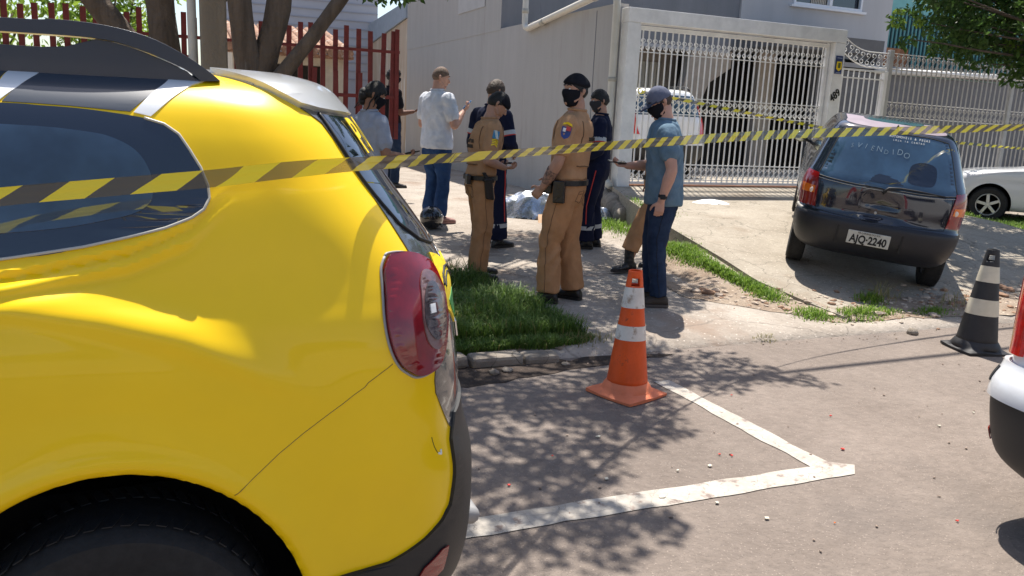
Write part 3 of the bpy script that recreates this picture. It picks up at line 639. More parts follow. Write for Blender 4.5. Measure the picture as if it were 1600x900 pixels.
def build_suv():
    root = empty('police_car', (SUVX, SUVY, 0)); tag(root, 'yellow police SUV with grey tailgate and white stripes, cut off by left frame edge', 'car')
    sh = Shell(SUV_RINGS, 2.4, 3.4); D = suv_disp
    body = shell_body(sh, 'body', M['yellow'], root, nv=12, nc=26, ns=170, arches=[(0, .36, .42, .47), (-2.67, .36, .42, .47)], arch_mat=M['well'], dispfn=D)
    P = lambda poly, nm, m, off=.003, parent=root, **k: patch(sh, poly, nm, m, parent, off=off, dispfn=D, **k)
    # side windows and pillars
    win = [(.0, 10.1), (.30, 10.2), (.64, 10.46), (.721, 10.66), (.771, 10.83), (.818, 11.0), (.856, 11.21), (.876, 11.38), (.891, 11.62), (.898, 11.89), (.898, 12.26), (.89, 12.6), (.879, 12.95), (.856, 13.2), (.818, 13.35), (.76, 13.46), (.679, 13.56), (.597, 13.6), (.52, 13.63), (.2, 13.6), (.0, 13.3)]
    def shrink(poly, a, b, dm=None):
        c = np.mean(poly, 0); return [tuple(c+(np.array(q)-c)*[a, b]) for q in poly]
    for flip in (False, True):
        g = (lambda L: [(4-u, v) for u, v in L]) if flip else (lambda L: L)
        w = P(g(win), 'side_window', M['glass'], .0025, rnd=True, step=.02, stepv=.15)
        inner = [(.05, 10.5), (.60, 10.9), (.74, 11.15), (.80, 11.45), (.815, 12.0), (.80, 12.5), (.76, 12.8), (.7, 12.95), (.55, 13.05), (.1, 13.05)]
        iw = P(g(inner), 'inner_pane', M['pane'], .0045, rnd=True, parent=w, step=.02, stepv=.15)
        line_on(sh, g(win[:15]), 'window_trim', M['silverline'], w, r=.0032, off=.003, dispfn=D)
        P(g([(.52, 13.68), (.597, 13.66), (.663, 13.63), (.79, 13.53), (.846, 14.17), (.96, 15.4), (.98, 16.0), (.806, 15.9), (.617, 16.1), (.475, 16.1), (.515, 14.82), (.52, 14.17)]), 'dark_band', M['darkstripe'], .002, step=.02, stepv=.15)
        P(g([(.512, 13.68), (.52, 14.17), (.515, 14.82), (.475, 16.1), (.36, 16.1), (.43, 14.85), (.455, 14.48), (.48, 13.68)]), 'white_stripe', M['whitepaint'], .0026, step=.02, stepv=.15)
        P(g([(.798, 13.51), (.833, 13.41), (.883, 13.9), (.968, 14.72), (1.127, 15.6), (1.05, 16.0), (.98, 15.95), (.856, 14.31)]), 'white_stripe', M['whitepaint'], .0026, step=.02, stepv=.15)
        P(g([(.02, 13.68), (.475, 13.7), (.45, 14.48), (.425, 14.85), (.36, 16.1), (.02, 16.1)]), 'dark_band', M['darkstripe'], .002, step=.02, stepv=.15)
        # tail light
        tl = P(g([(1.2, 10.25), (1.138, 9.85), (1.1, 8.89), (1.094, 7.94), (1.103, 7.19), (1.127, 6.75), (1.165, 6.54), (1.2, 6.44), (1.258, 6.44), (1.316, 6.54), (1.374, 6.88), (1.42, 7.63), (1.424, 8.38), (1.416, 9.2), (1.416, 9.85), (1.37, 10.15), (1.304, 10.29), (1.242, 10.32)]), 'taillight', M['lens'], .018, rnd=True, step=.02, stepv=.12, thick=.03)
        P(g([(1.31, 9.70), (1.262, 9.2), (1.242, 8.28), (1.246, 7.4), (1.268, 7.05), (1.305, 6.92), (1.348, 7.05), (1.39, 7.56), (1.396, 8.55), (1.388, 9.3), (1.355, 9.66)]), 'reversing_lamp', M['clearlens'], .0215, rnd=True, parent=tl, step=.02, stepv=.12)
        P(g([(1.30, 9.2), (1.26, 8.7), (1.25, 7.8), (1.28, 7.3), (1.32, 7.2), (1.36, 7.8), (1.365, 8.6), (1.345, 9.2)]), 'lamp_bowl', M['lampdark'], .0235, rnd=True, parent=tl, step=.02, stepv=.12)
        P(g([(1.28, 8.45), (1.28, 8.12), (1.31, 8.12), (1.31, 8.45)]), 'bulb', M['wht'], .026, parent=tl, step=.02, stepv=.12)
        TLP = [(1.2, 10.25), (1.138, 9.85), (1.1, 8.89), (1.094, 7.94), (1.103, 7.19), (1.127, 6.75), (1.165, 6.54), (1.2, 6.44), (1.258, 6.44), (1.316, 6.54), (1.374, 6.88), (1.42, 7.63), (1.424, 8.38), (1.416, 9.2), (1.416, 9.85), (1.37, 10.15), (1.304, 10.29), (1.242, 10.32)]
        n_ = len(TLP); A_ = [np.array(q) for q in TLP]; ring = [_cr(A_[i-1], A_[i], A_[(i+1) % n_], A_[(i+2) % n_], t) for i in range(n_) for t in (0, .25, .5, .75)]; cc = np.mean(ring, 0); ring = [tuple(cc+(q-cc)*[1.035, 1.025]) for q in ring]
        line_on(sh, g(ring+[ring[0]]), 'lamp_seal', M['greyseal'], tl, r=.0035, off=.002, dispfn=D, k=1)
        line_on(sh, g([(.91, 4.57), (.926, 4.94), (.941, 5.28), (.957, 5.59), (.968, 5.78), (.984, 6.06), (.992, 6.21), (1.0, 6.34), (1.011, 6.44), (1.034, 6.54), (1.057, 6.63), (1.08, 6.71), (1.10, 6.79)]), 'panel_gap', M['seam'], body, r=.0011, off=.0, dispfn=D)
        # bumper reflector
        P(g([(1.10, 1.75), (1.15, 2.15), (1.24, 2.35), (1.28, 2.35), (1.26, 1.9), (1.18, 1.7)]), 'bumper_reflector', M['redlens'], .016, step=.02, stepv=.15)
    tg = P(mir([(1.32, 13.9), (1.375, 13.4), (1.38, 12.5), (1.39, 11.7), (1.37, 10.94), (1.355, 10.5), (1.347, 10.3), (1.39, 10.12), (1.437, 9.81), (1.44, 9.1), (1.436, 8.2), (1.424, 7.5), (1.37, 6.81), (1.316, 6.51), (1.297, 6.2), (1.297, 5.93), (1.331, 5.62), (1.393, 5.15), (1.46, 4.75)]), 'tailgate', M['greypaint'], .003, step=.03, stepv=.2)
    gl = P(mir([(1.40, 13.7), (1.388, 12.9), (1.395, 12.0), (1.403, 11.4), (1.42, 10.9), (1.49, 10.5), (1.6, 10.28), (1.8, 10.2)]), 'rear_window', M['glass'], .006, parent=tg, step=.03, stepv=.2)
    line_on(sh, [(1.40, 13.7), (1.388, 12.9), (1.395, 12.0), (1.403, 11.4), (1.42, 10.9), (1.49, 10.5), (1.6, 10.28), (1.8, 10.2)], 'window_seal', M['rubber'], gl, r=.004, off=.005, dispfn=D)
    letters_on(sh, 'POLÍCIA', 1.60, .125, 12.9, .15, M['yel'], gl, off=.009, sx=.8)
    P([(1.49, 10.15), (1.44, 9.5), (1.42, 8.7), (1.45, 8.1), (1.52, 7.7), (1.6, 7.1), (1.68, 7.7), (1.75, 8.1), (1.78, 8.7), (1.76, 9.3), (1.72, 9.8), (1.64, 9.6), (1.56, 10.0)], 'police_crest', M['yel'], .0065, parent=tg, step=.02, stepv=.15)
    P([(1.51, 8.2), (1.54, 7.8), (1.6, 7.3), (1.66, 7.8), (1.70, 8.2), (1.6, 8.5)], 'crest_shield', M['grn'], .008, parent=tg, step=.02, stepv=.15)
    line_on(sh, [(1.47, 8.9), (1.5, 9.3), (1.56, 9.5), (1.63, 9.4), (1.68, 8.9)], 'crest_ring', M['blk'], tg, r=.004, off=.007, dispfn=D)
    line_on(sh, [(1.49, 8.8), (1.52, 9.1), (1.57, 9.25), (1.62, 9.15), (1.66, 8.8)], 'crest_ring', M['blk'], tg, r=.003, off=.007, dispfn=D)
    # license plate lamp trim / handle on the tailgate
    P(mir([(1.68, 6.9), (1.68, 6.5), (1.9, 6.4)]), 'tailgate_trim', M['chrome'], .012, parent=tg, step=.03, stepv=.2)
    # rear spoiler and pale roof
    P(mir([(1.15, 15.75), (1.20, 14.9), (1.25, 14.4), (1.316, 13.93), (1.40, 13.78), (1.5, 13.7), (1.75, 13.6)])[::1], 'roof_spoiler', M['silver'], .016, step=.03, stepv=.2, thick=.03)
    P([(.02, 16.15), (1.0, 16.05), (1.10, 15.75), (1.16, 15.65), (1.19, 14.95), (1.5, 15.6), (2.5, 15.6), (2.81, 14.95), (2.84, 15.65), (2.9, 15.75), (3.0, 16.05), (3.98, 16.15), (3.98, 16.9), (3, 16.9), (2, 16.9), (1, 16.9), (.02, 16.9)], 'roof_panel', M['silver'], .0035, step=.04, stepv=.2)
    # bumper
    P(mir([(.905, .05), (.95, 2.28), (.984, 2.33), (1.042, 2.45), (1.158, 2.66), (1.246, 2.86), (1.30, 3.1), (1.345, 3.9), (1.385, 4.8), (1.45, 5.3), (1.6, 5.4)])+[(3.095, .05)][:0], 'rear_bumper_cladding', M['plastic'], .010, step=.03, stepv=.2, thick=.015)
    P([(-.0, .05), (.0, 1.9), (.30, 1.9), (.75, 1.9), (.76, .05)], 'sill_cladding', M['plastic'], .008, step=.03, stepv=.2)
    mb = MB(); mb.tube([(.90, -.50, .40), (.975, -.46, .36), (.99, 0, .35), (.975, .46, .36), (.90, .50, .40)], .03, 10); mb.build('skid_bar', M['greyseal'], root, smooth=True)
    # scrape on the bumper corner
    line_on(sh, [(1.262, 5.1), (1.27, 4.85), (1.28, 4.68)], 'scratch', M['blk'], body, r=.0011, off=.0, dispfn=D)
    line_on(sh, [(1.283, 4.66), (1.30, 4.6), (1.305, 4.72)], 'scratch', M['wht'], body, r=.003, off=.0, dispfn=D)
    line_on(sh, [(1.27, 2.95), (1.285, 3.02), (1.292, 2.97)], 'scratch', M['blk'], body, r=.0025, off=.001, dispfn=D)
    # roof rails
    for sy in (-1, 1):
        mb = MB(); y0, y1 = sy*.535, sy*.59
        top = [(-1.75, 1.66), (-1.68, 1.70), (-1.5, 1.735), (-.9, 1.75), (-.178, 1.754), (-.081, 1.759), (.018, 1.755), (.109, 1.737), (.182, 1.704), (.236, 1.669), (.262, 1.648)]
        low = [(-1.72, 1.66), (-1.6, 1.69), (-1.5, 1.705), (-.9, 1.72), (-.18, 1.726), (.0, 1.725), (.07, 1.714), (.14, 1.69), (.19, 1.668), (.22, 1.645)]
        rs = lambda L: [tuple(_cr(*[np.array(L[min(max(i+q, 0), len(L)-1)]) for q in (-1, 0, 1, 2)], t)) for i in range(len(L)-1) for t in (0, .25, .5, .75)]+[L[-1]]
        mb.prism(rs(top)+rs(low)[::-1], min(y0, y1), max(y0, y1))
        mb.prism([(-1.62, 1.68), (-1.5, 1.695), (-.11, 1.699), (-.054, 1.704), (-.028, 1.713), (.004, 1.7235), (.03, 1.7215), (.07, 1.712), (.14, 1.688), (.19, 1.666), (.21, 1.648), (.21, 1.63), (-1.62, 1.63)], min(y0, y1)+.008, max(y0, y1)-.008)
        mb.build('roof_rail', M['rail'], root, sharp=40, bevel=.012)
    for x in (0, -2.67):
        for sy in (-1, 1): wheel(root, x, sy*.765, .345, .345, .22, M['tyre'], M['rim'], out=sy)
    # front end: lamps, grille, mirrors, windscreen (out of the frame, kept true)
    ws = [(4.35, 9.4), (4.3, 13.6), (5.7, 13.6), (5.65, 9.4)]
    P(ws, 'windscreen', M['glass'], .004, step=.04, stepv=.25)
    P([(4.5, 4.6), (4.5, 7.0), (5.5, 7.0), (5.5, 4.6)], 'grille', M['plastic'], .006, step=.04, stepv=.25)
    for a, b in ((4.2, 4.45), (5.55, 5.8)): P([(a, 5.6), (a, 7.2), (b, 7.2), (b, 5.6)], 'headlight', M['clearlens'], .008, step=.03, stepv=.2)
    for sy in (-1, 1): MB().ell((-1.75, sy*1.0, 1.12), (.06, .12, .08)).build('wing_mirror', M['plastic'], root, smooth=True)
    return root
M['pane'] = mat('tinted_pane', (.03, .055, .09), .05, spec=.8, coat=1, var=.5, vscale=4)
M['lens'] = mat('tail_lens', (.20, .006, .010), .12, coat=1, var=.35, vscale=9)
M['lampdark'] = mat('lamp_dark', (.08, .06, .06), .1, coat=1, var=.6, vscale=40)
M['greyseal'] = mat('grey_seal', (.30, .30, .30), .5)
M['seam'] = mat('seam_dark', (.34, .20, .03), .6)
M['silver'] = mat('silver_paint', (.52, .53, .54), .28, metal=.35, coat=.8)
M['rail'] = mat('rail_grey', (.035, .045, .065), .38, metal=.3, coat=.3)
suv = build_suv()
# ============================================================ people
SKIN = {}
def skin(n, c): return mat('skin_'+n, c, .55, var=.10, vscale=14, spec=.35, bump=.05, bscale=120)
def cloth(n, c, **k):
    m = mat('cloth_'+n, c, .88, var=.12, vscale=9, bump=.25, bscale=30, spec=.2, **k); return m
def vlerp(a, b, t): return a+(b-a)*t
class Tub(MB):
    def ring_tube(s, rings, n=16):
        """rings: (centre, a vector, b vector) elliptical cross-sections"""
        V = []; F = []; m = len(rings)
        for c, a, b in rings:
            for k in range(n):
                th = 2*math.pi*k/n; V.append(Vector(c)+Vector(a)*math.cos(th)+Vector(b)*math.sin(th))
        for i in range(m-1):
            for k in range(n): F.append((i*n+k, i*n+(k+1) % n, (i+1)*n+(k+1) % n, (i+1)*n+k))
        F.append(tuple(range(n-1, -1, -1))); F.append(tuple((m-1)*n+k for k in range(n)))
        s.add(V, F); return s
    def limb(s, pts, rad, n=14, flat=1., caps=True, sub=4):
        pts = [Vector(p) for p in pts]
        # smooth radii and ends
        P = []; Rr = []
        for i in range(len(pts)-1):
            for j in range(sub):
                t = j/sub; P.append(pts[i].lerp(pts[i+1], t)); Rr.append(rad[i]+(rad[i+1]-rad[i])*t)
        P.append(pts[-1]); Rr.append(rad[-1])
        if caps:
            d0 = (P[0]-P[1]).normalized(); d1 = (P[-1]-P[-2]).normalized()
            P = [P[0]+d0*Rr[0]*.9, P[0]+d0*Rr[0]*.6]+P+[P[-1]+d1*Rr[-1]*.6, P[-1]+d1*Rr[-1]*.9]; Rr = [Rr[0]*.35, Rr[0]*.8]+Rr+[Rr[-1]*.8, Rr[-1]*.35]
        return s.tube(P, Rr, n, flat=flat)
def remesh(o, vox, smooth=2, fac=.5):
    m = o.modifiers.new('remesh', 'REMESH'); m.mode = 'VOXEL'; m.voxel_size = vox; m.use_smooth_shade = True
    if smooth: s_ = o.modifiers.new('smooth', 'SMOOTH'); s_.iterations = smooth; s_.factor = fac
def bake(o, fn=None):
    dg = bpy.context.evaluated_depsgraph_get(); me = bpy.data.meshes.new_from_object(o.evaluated_get(dg)); o.modifiers.clear(); old = o.data; o.data = me; bpy.data.meshes.remove(old)
    if fn:
        n = len(me.vertices); co = np.empty(n*3, 'f'); me.vertices.foreach_get('co', co); co = co.reshape(-1, 3); no = np.empty(n*3, 'f'); me.vertices.foreach_get('normal', no); no = no.reshape(-1, 3)
        for i in range(n): co[i] += no[i]*fn(Vector(co[i]), Vector(no[i]))
        me.vertices.foreach_set('co', co.reshape(-1)); me.update()
    me.shade_smooth(); return o
def ridged(v): return 1-abs(mnoise.noise(v))*2
def wrinkle(amp, sc=9, zs=1.4, seed=0):
    def f(p, n):
        q = Vector((p.x*sc+seed, p.y*sc+3*seed, p.z*sc*zs)); w = mnoise.noise_vector(q*.5)*1.2
        return amp*(ridged(q+w)*.9+.35*mnoise.noise(q*2.3)-.45)
    return f
def hand(tb, wrist, d, pn, side, curl=.35, sc=1., spread=.0):
    """palm + five fingers. d: hand direction, pn: palm facing normal, side: +1 thumb along d x pn"""
    d = Vector(d).normalized(); pn = Vector(pn); pn = (pn-d*pn.dot(d)).normalized(); lat = d.cross(pn)*side   # towards the thumb
    w = Vector(wrist); c = w+d*.048*sc
    tb.ring_tube([(w-d*.015, lat*.026*sc, pn*.019*sc), (w+d*.02*sc, lat*.032*sc, pn*.016*sc), (w+d*.06*sc, lat*.040*sc, pn*.014*sc), (w+d*.088*sc, lat*.038*sc, pn*.012*sc)], 12)
    tips = []
    for i, (o, L, r) in enumerate([(.029, .070, .0088), (.0098, .079, .0092), (-.0098, .073, .0088), (-.029, .057, .0078)]):
        p = w+d*.082*sc+lat*o*sc; P = [p-d*.02*sc]; a = 0; dd = d+lat*o*spread*8
        dd.normalize()
        for k, fr in enumerate((.45, .30, .25)):
            a += curl*(.9 if k == 0 else 1.15)+i*.03
            v = dd*math.cos(a)+pn*math.sin(a); P.append((p if k == 0 else P[-1])+v*L*fr*sc)
        P[0] = p-d*.015*sc; P.insert(1, p)
        tb.limb(P, [r*sc*1.05, r*sc, r*sc*.98, r*sc*.92, r*sc*.8], 8, sub=2); tips.append(P[-1])
    b = w+d*.025*sc+lat*.026*sc; P = [b, b+(d*.55+lat*.75+pn*.25).normalized()*.036*sc]
    P.append(P[-1]+(d*.8+lat*.35+pn*(.3+curl*.5)).normalized()*.030*sc); P.append(P[-1]+(d*.85+lat*.1+pn*(.35+curl*.6)).normalized()*.024*sc)
    tb.limb(P, [.013*sc, .011*sc, .010*sc, .0085*sc], 8, sub=2)
    return c, d, pn, lat
def head_dir_r(dv):          # radius of the skull/face in direction dv (x right, y forward, z up), metres
    x, y, z = dv
    rx, ry, rz = .0755, .097, .118
    r = 1/math.sqrt((x/rx)**2+(y/ry)**2+(z/rz)**2)
    if z < 0 and y > -.2: r *= 1-.10*min(1, -z*1.3)*(abs(x))          # jaw narrows
    if z < -.1 and y < .1: r *= 1-.30*min(1, (-z-.1)*1.4)*(1-max(0, y)*10 if y > 0 else 1)   # neck side hollow
    if y > .5: r *= 1-.02*max(0, .3-abs(z+.02))*6*(abs(x) > .18)       # eye area slightly hollow
    return r
def head_mesh(tb, c, Rm, sc=1.):
    V = []; F = []; n, m = 32, 22
    for i in range(m+1):
        ph = math.pi*i/m
        for k in range(n):
            th = 2*math.pi*k/n; dv = Vector((math.sin(ph)*math.cos(th), math.sin(ph)*math.sin(th), math.cos(ph))); V.append(c+Rm @ (dv*head_dir_r(dv)*sc))
    for i in range(m):
        for k in range(n): F.append((i*n+k, (i+1)*n+k, (i+1)*n+(k+1) % n, i*n+(k+1) % n))
    tb.add(V, F)
    L = lambda x, y, z: c+Rm @ (Vector((x, y, z))*sc)
    tb.limb([L(0, .088, .022), L(0, .102, -.002), L(0, .112, -.022)], [.008*sc, .0105*sc, .0135*sc], 8)     # nose
    tb.ell(L(-.010, .103, -.025), (.009*sc,)*3, 8, 6); tb.ell(L(.010, .103, -.025), (.009*sc,)*3, 8, 6)
    tb.limb([L(-.045, .078, .036), L(-.02, .092, .033), L(.02, .092, .033), L(.045, .078, .036)], [.007*sc]*4, 8)  # brow
    tb.limb([L(-.022, .090, -.052), L(0, .098, -.050), L(.022, .090, -.052)], [.005*sc, .0075*sc, .005*sc], 8)   # upper lip
    tb.limb([L(-.018, .088, -.062), L(0, .096, -.062), L(.018, .088, -.062)], [.005*sc, .0075*sc, .005*sc], 8)
    tb.ell(L(0, .078, -.092), (.022*sc, .020*sc, .018*sc), 10, 8)         # chin
    for s in (-1, 1):
        tb.limb([L(s*.072, -.012, .020), L(s*.082, -.020, .012), L(s*.082, -.018, -.008), L(s*.073, -.008, -.030)], [.007*sc, .011*sc, .010*sc, .006*sc], 8)
        tb.limb([L(s*.055, .045, -.075), L(s*.066, .0, -.045)], [.012*sc, .012*sc], 8)     # jaw angle
def head_shell(name, c, Rm, rfun, m, parent, sc=1., n=72, mm=44, noise_amp=0, nsc=40):
    V = []; F = []
    for i in range(mm+1):
        ph = math.pi*i/mm
        for k in range(n):
            th = 2*math.pi*k/n; dv = Vector((math.sin(ph)*math.cos(th), math.sin(ph)*math.sin(th), math.cos(ph)))
            f = rfun(dv); r = head_dir_r(dv)*f*sc
            if noise_amp and f > 1: r += noise_amp*mnoise.noise(dv*nsc*.2+Vector((3, 1, 7)))+noise_amp*.6*mnoise.noise(Vector((dv.x*nsc, dv.y*nsc, dv.z*nsc*.3)))
            V.append(c+Rm @ (dv*r))
    for i in range(mm):
        for k in range(n): F.append((i*n+k, (i+1)*n+k, (i+1)*n+(k+1) % n, i*n+(k+1) % n))
    return mesh(name, V, F, m, parent, smooth=True)
def sstep(a, b, x): t = min(1, max(0, (x-a)/(b-a))); return t*t*(3-2*t)
def person(loc, heading, H=1.75, label='', skin_m=None, pose=None, outfit=None, group=None, build=1.0, female=False):
    """heading: azimuth from +Y clockwise (deg). local: +y forward, +x right"""
    P = dict(head_yaw=0, head_pitch=0, lean=0, el_r=(.24, -.03, 1.13), wr_r=(.25, .05, .88), el_l=(-.24, -.03, 1.13), wr_l=(-.25, .05, .88), hd_r=None, hd_l=None, pn_r=(-1, 0, 0), pn_l=(1, 0, 0), curl_r=.35, curl_l=.35,
             kn_r=(.10, .03, .50), an_r=(.11, -.01, .09), kn_l=(-.10, .03, .50), an_l=(-.11, -.01, .09), toe_r=(.16, 1, 0), toe_l=(-.16, 1, 0))
    P.update(pose or {}); k = H/1.78; B = build
    tb = Tub(); T = lambda v: Vector(v)*k
    ln = R_(P['lean']); 
    def sp(x, y, z):        # spine lean about the hips
        dz = z-.95; return T((x, y+math.sin(ln)*dz, .95+dz*math.cos(ln))) if dz > 0 else T((x, y, z))
    shx = .185*B if not female else .16
    hipw = .165*B if not female else .17
    spine = [(.80, hipw*.8, .10), (.90, hipw, .125), (.99, hipw*.97, .122), (1.08, .148*B, .112), (1.18, .152*B, .115), (1.28, .168*B, .125), (1.37, .175*B, .118), (1.44, .155*B, .098), (1.485, .11, .078), (1.52, .066, .062)]
    def torso(t, off, z0=0, z1=9, byo=0):
        rg = []
        for z, a, b in spine:
            if z < z0 or z > z1: continue
            rg.append((sp(0, byo, z), Vector(((a+off)*k, 0, 0)), Vector((0, (b+off)*k, 0))))
        t.ring_tube(rg, 24)
        for s in (-1, 1): t.ell(sp(s*shx*.9, -.005, 1.415), Vector((.068+off, .068+off, .062+off))*k, 12, 9)
    torso(tb, -.004)
    hy, hp_ = R_(P['head_yaw']), R_(P['head_pitch'])        # yaw + = turn to the right, pitch + = look down
    Rm = Matrix.Rotation(-hy, 3, 'Z') @ Matrix.Rotation(-hp_, 3, 'X')
    nb = sp(0, -.012, 1.48); hc = sp(0, .012, 1.655)+T((math.sin(hy)*.02, math.sin(hp_)*.055, -(1-math.cos(hp_))*.05))
    tb.limb([nb, (nb+hc)/2+T((0, -.010, 0)), hc+Rm @ T((0, -.018, -.055))], [.064*k*B**.5, .055*k*B**.5, .050*k*B**.5], 14)
    head_mesh(tb, hc, Rm, k*1.0)
    arms = {}
    for s, n in ((1, 'r'), (-1, 'l')):
        sh_ = sp(s*shx, -.008, 1.405); e = sp(*P['el_'+n]) if P['el_'+n][2] > 1.0 else T(P['el_'+n]); w = sp(*P['wr_'+n]) if P['wr_'+n][2] > .95 else T(P['wr_'+n])
        if s == -1 and False: pass
        # keep limb lengths sane
        e = sh_+(e-sh_).normalized()*.285*k; w = e+(w-e).normalized()*.25*k; arms[n] = (sh_, e, w)
        tb.limb([sh_, sh_.lerp(e, .4), e], [.052*k*B, .050*k*B, .040*k*B], 12)
        tb.limb([e, e.lerp(w, .3), w], [.041*k*B, .043*k*B, .028*k], 12)
        d = Vector(P['hd_'+n]) if P['hd_'+n] else (w-e); pn = Vector(P['pn_'+n])
        dn = d.normalized(); pv = pn-dn*pn.dot(dn)
        lat = dn.cross(pv.normalized()); side = 1
        # thumb goes forward/up by default
        tv = Vector(P.get('thumb_'+n, (0, 1, .6)))
        if lat.dot(tv) < 0: side = -1
        arms[n] += hand(tb, w, d, pn, side, P['curl_'+n], k*(.93 if female else 1.0))
    legs = {}
    for s, n in ((1, 'r'), (-1, 'l')):
        h = T((s*.088, 0, .90)); kn = T(P['kn_'+n]); an = T(P['an_'+n]); legs[n] = (h, kn, an)
        tb.limb([h, h.lerp(kn, .4), kn], [.086*k*B, .080*k*B, .056*k], 14); tb.limb([kn, kn.lerp(an, .35), an], [.056*k, .056*k, .036*k], 12)
        td = Vector(P['toe_'+n]).normalized(); tb.limb([an+Vector((0, 0, -.03))*k, an+td*.11*k+Vector((0, 0, -.055))*k], [.036*k, .028*k], 8)
    o = tb.build('person', skin_m); o['label'] = label; o['category'] = 'person'
    if group: o['group'] = group
    remesh(o, .0062*k, 2, .45); bake(o)
    o.location = loc; o.rotation_euler = (0, 0, -R_(heading))
    info = dict(o=o, k=k, hc=hc, Rm=Rm, arms=arms, legs=legs, sp=sp, T=T, shx=shx, P=P, spine=spine, B=B, torso=torso, hipw=hipw)
    # eyes
    for s in (-1, 1):
        c = hc+Rm @ T((s*.031, .083, .012)); e_ = MB().ell(c, (.0115*k, .009*k, .0075*k), 10, 7).build('eye', M['eyew'], o, smooth=True)
        MB().ell(c+Rm @ T((0, .006, 0)), (.005*k, .005*k, .005*k), 8, 6).build('iris', M['blk'], e_, smooth=True)
        MB().tube([hc+Rm @ T((s*.014, .096, .038)), hc+Rm @ T((s*.032, .094, .044)), hc+Rm @ T((s*.050, .080, .038))], .0045*k, 6).build('eyebrow', M['hairdark'], o, smooth=True)
    return info
M['eyew'] = mat('eye_white', (.6, .58, .55), .2); M['hairdark'] = mat('hair_dark', (.012, .010, .009), .55, bump=.4, bscale=200); M['hairbrown'] = mat('hair_brown', (.06, .038, .026), .6, bump=.4, bscale=200, var=.2, vscale=60); M['hairgrey'] = mat('hair_grey', (.16, .105, .075), .7, bump=.4, bscale=200, var=.3, vscale=60)
def hair(I, m, top=1.10, back=-.5, front=.25, noise_amp=.004, side=.25, name='hair', soft=.09):
    """short hair: covers above a hairline that is high at the face and low at the nape"""
    def rf(d):
        line = float(np.interp(d.y, [-1, -.55, -.2, .1, .35, .62, .8, 1], [-.70, -.62, -.40, -.02, .10, .30, .42, .45]))+.07*mnoise.noise(Vector((d.x*9, d.y*9, d.z*9)))+(front-.25)*(d.y > .3)*.3
        t = sstep(line-soft, line+soft, d.z); return .90+(top-.90+.02*max(0, d.z))*t
    return head_shell(name, I['hc'], I['Rm'], rf, m, I['o'], I['k'], noise_amp=noise_amp)
def tops(I, m, sleeve=.6, off=.016, hem=.86, name='shirt', amp=.008, seed=0, loose=.0, collar=True, cuff=None):
    o = I['o']; k = I['k']; tb = Tub(); sp = I['sp']
    rg = []
    for z, a, b in I['spine']:
        if z < hem-.02: continue
        if z > 1.50: continue
        l = loose*(1 if z < 1.25 else .4)
        rg.append((sp(0, 0, z), Vector(((a+off+l)*k, 0, 0)), Vector((0, (b+off+l)*k, 0))))
    if hem < .9: rg.insert(0, (sp(0, 0, hem), Vector(((I['hipw']*.97+off+loose)*k, 0, 0)), Vector((0, (.122+off+loose)*k, 0))))
    rg.append((sp(0, -.01, 1.515), Vector((.075*k, 0, 0)), Vector((0, .070*k, 0))))
    tb.ring_tube(rg, 28)
    for s in (-1, 1): tb.ell(sp(s*I['shx']*.9, -.005, 1.415), Vector((.064+off*.6, .066+off*.6, .060+off*.8))*k, 14, 10)
    for n in 'rl':
        sh_, e, w = I['arms'][n][:3]; B = I['B']
        if sleeve <= 1: end = sh_.lerp(e, sleeve); tb.limb([sh_, sh_.lerp(end, .5), end], [(.054*B+off*.5)*k, (.055*B+off*.7)*k, (.053*B+off+.002)*k], 14)
        else:
            end = e.lerp(w, sleeve-1); tb.limb([sh_, e], [(.060*B+off)*k, (.048*B+off)*k], 14); tb.limb([e, e.lerp(end, .4), end], [(.048*B+off)*k, (.046*B+off)*k, (.034+off)*k], 14)
    s_ = tb.build(name, m, o); remesh(s_, .011*k, 3, .5)
    wf = wrinkle(amp*1.35, 8, .8, seed); bake(s_, wf)
    if collar: 
        c = MB(); c0 = sp(0, -.012, 1.52); c.tube([c0+Vector((math.cos(t)*.073*k, math.sin(t)*.068*k, .004*k*math.sin(t))) for t in np.linspace(0, 2*math.pi, 25)[:-1]], .010*k, 8, close=True); c.build('collar', m, s_, smooth=True)
    return s_
def trousers(I, m, off=.014, amp=.008, cuff=.05, thigh=.088, knee=.066, hemr=.064, top=1.0, name='trousers', seed=5, bottom=.0):
    o = I['o']; k = I['k']; tb = Tub(); B = I['B']
    rg = [(I['sp'](0, 0, z), Vector(((a+off)*k, 0, 0)), Vector((0, (b+off)*k, 0))) for z, a, b in I['spine'] if z <= top+.01]
    rg.insert(0, (I['T']((0, 0, .77)), Vector((.10*k, 0, 0)), Vector((0, .08*k, 0))))
    tb.ring_tube(rg, 24)
    for n in 'rl':
        h, kn, an = I['legs'][n]; end = an+Vector((0, 0, bottom*k))
        tb.limb([h, h.lerp(kn, .4), kn], [(thigh+off)*k*B, (thigh*.95+off)*k*B, (knee+off)*k], 16); tb.limb([kn, kn.lerp(end, .5), end], [(knee+off)*k, (hemr*1.02+off)*k, (hemr+off)*k], 16, caps=False)
    s_ = tb.build(name, m, o); remesh(s_, .011*k, 3, .5); f = wrinkle(amp*1.4, 7, .75, seed)
    bake(s_, f); return s_
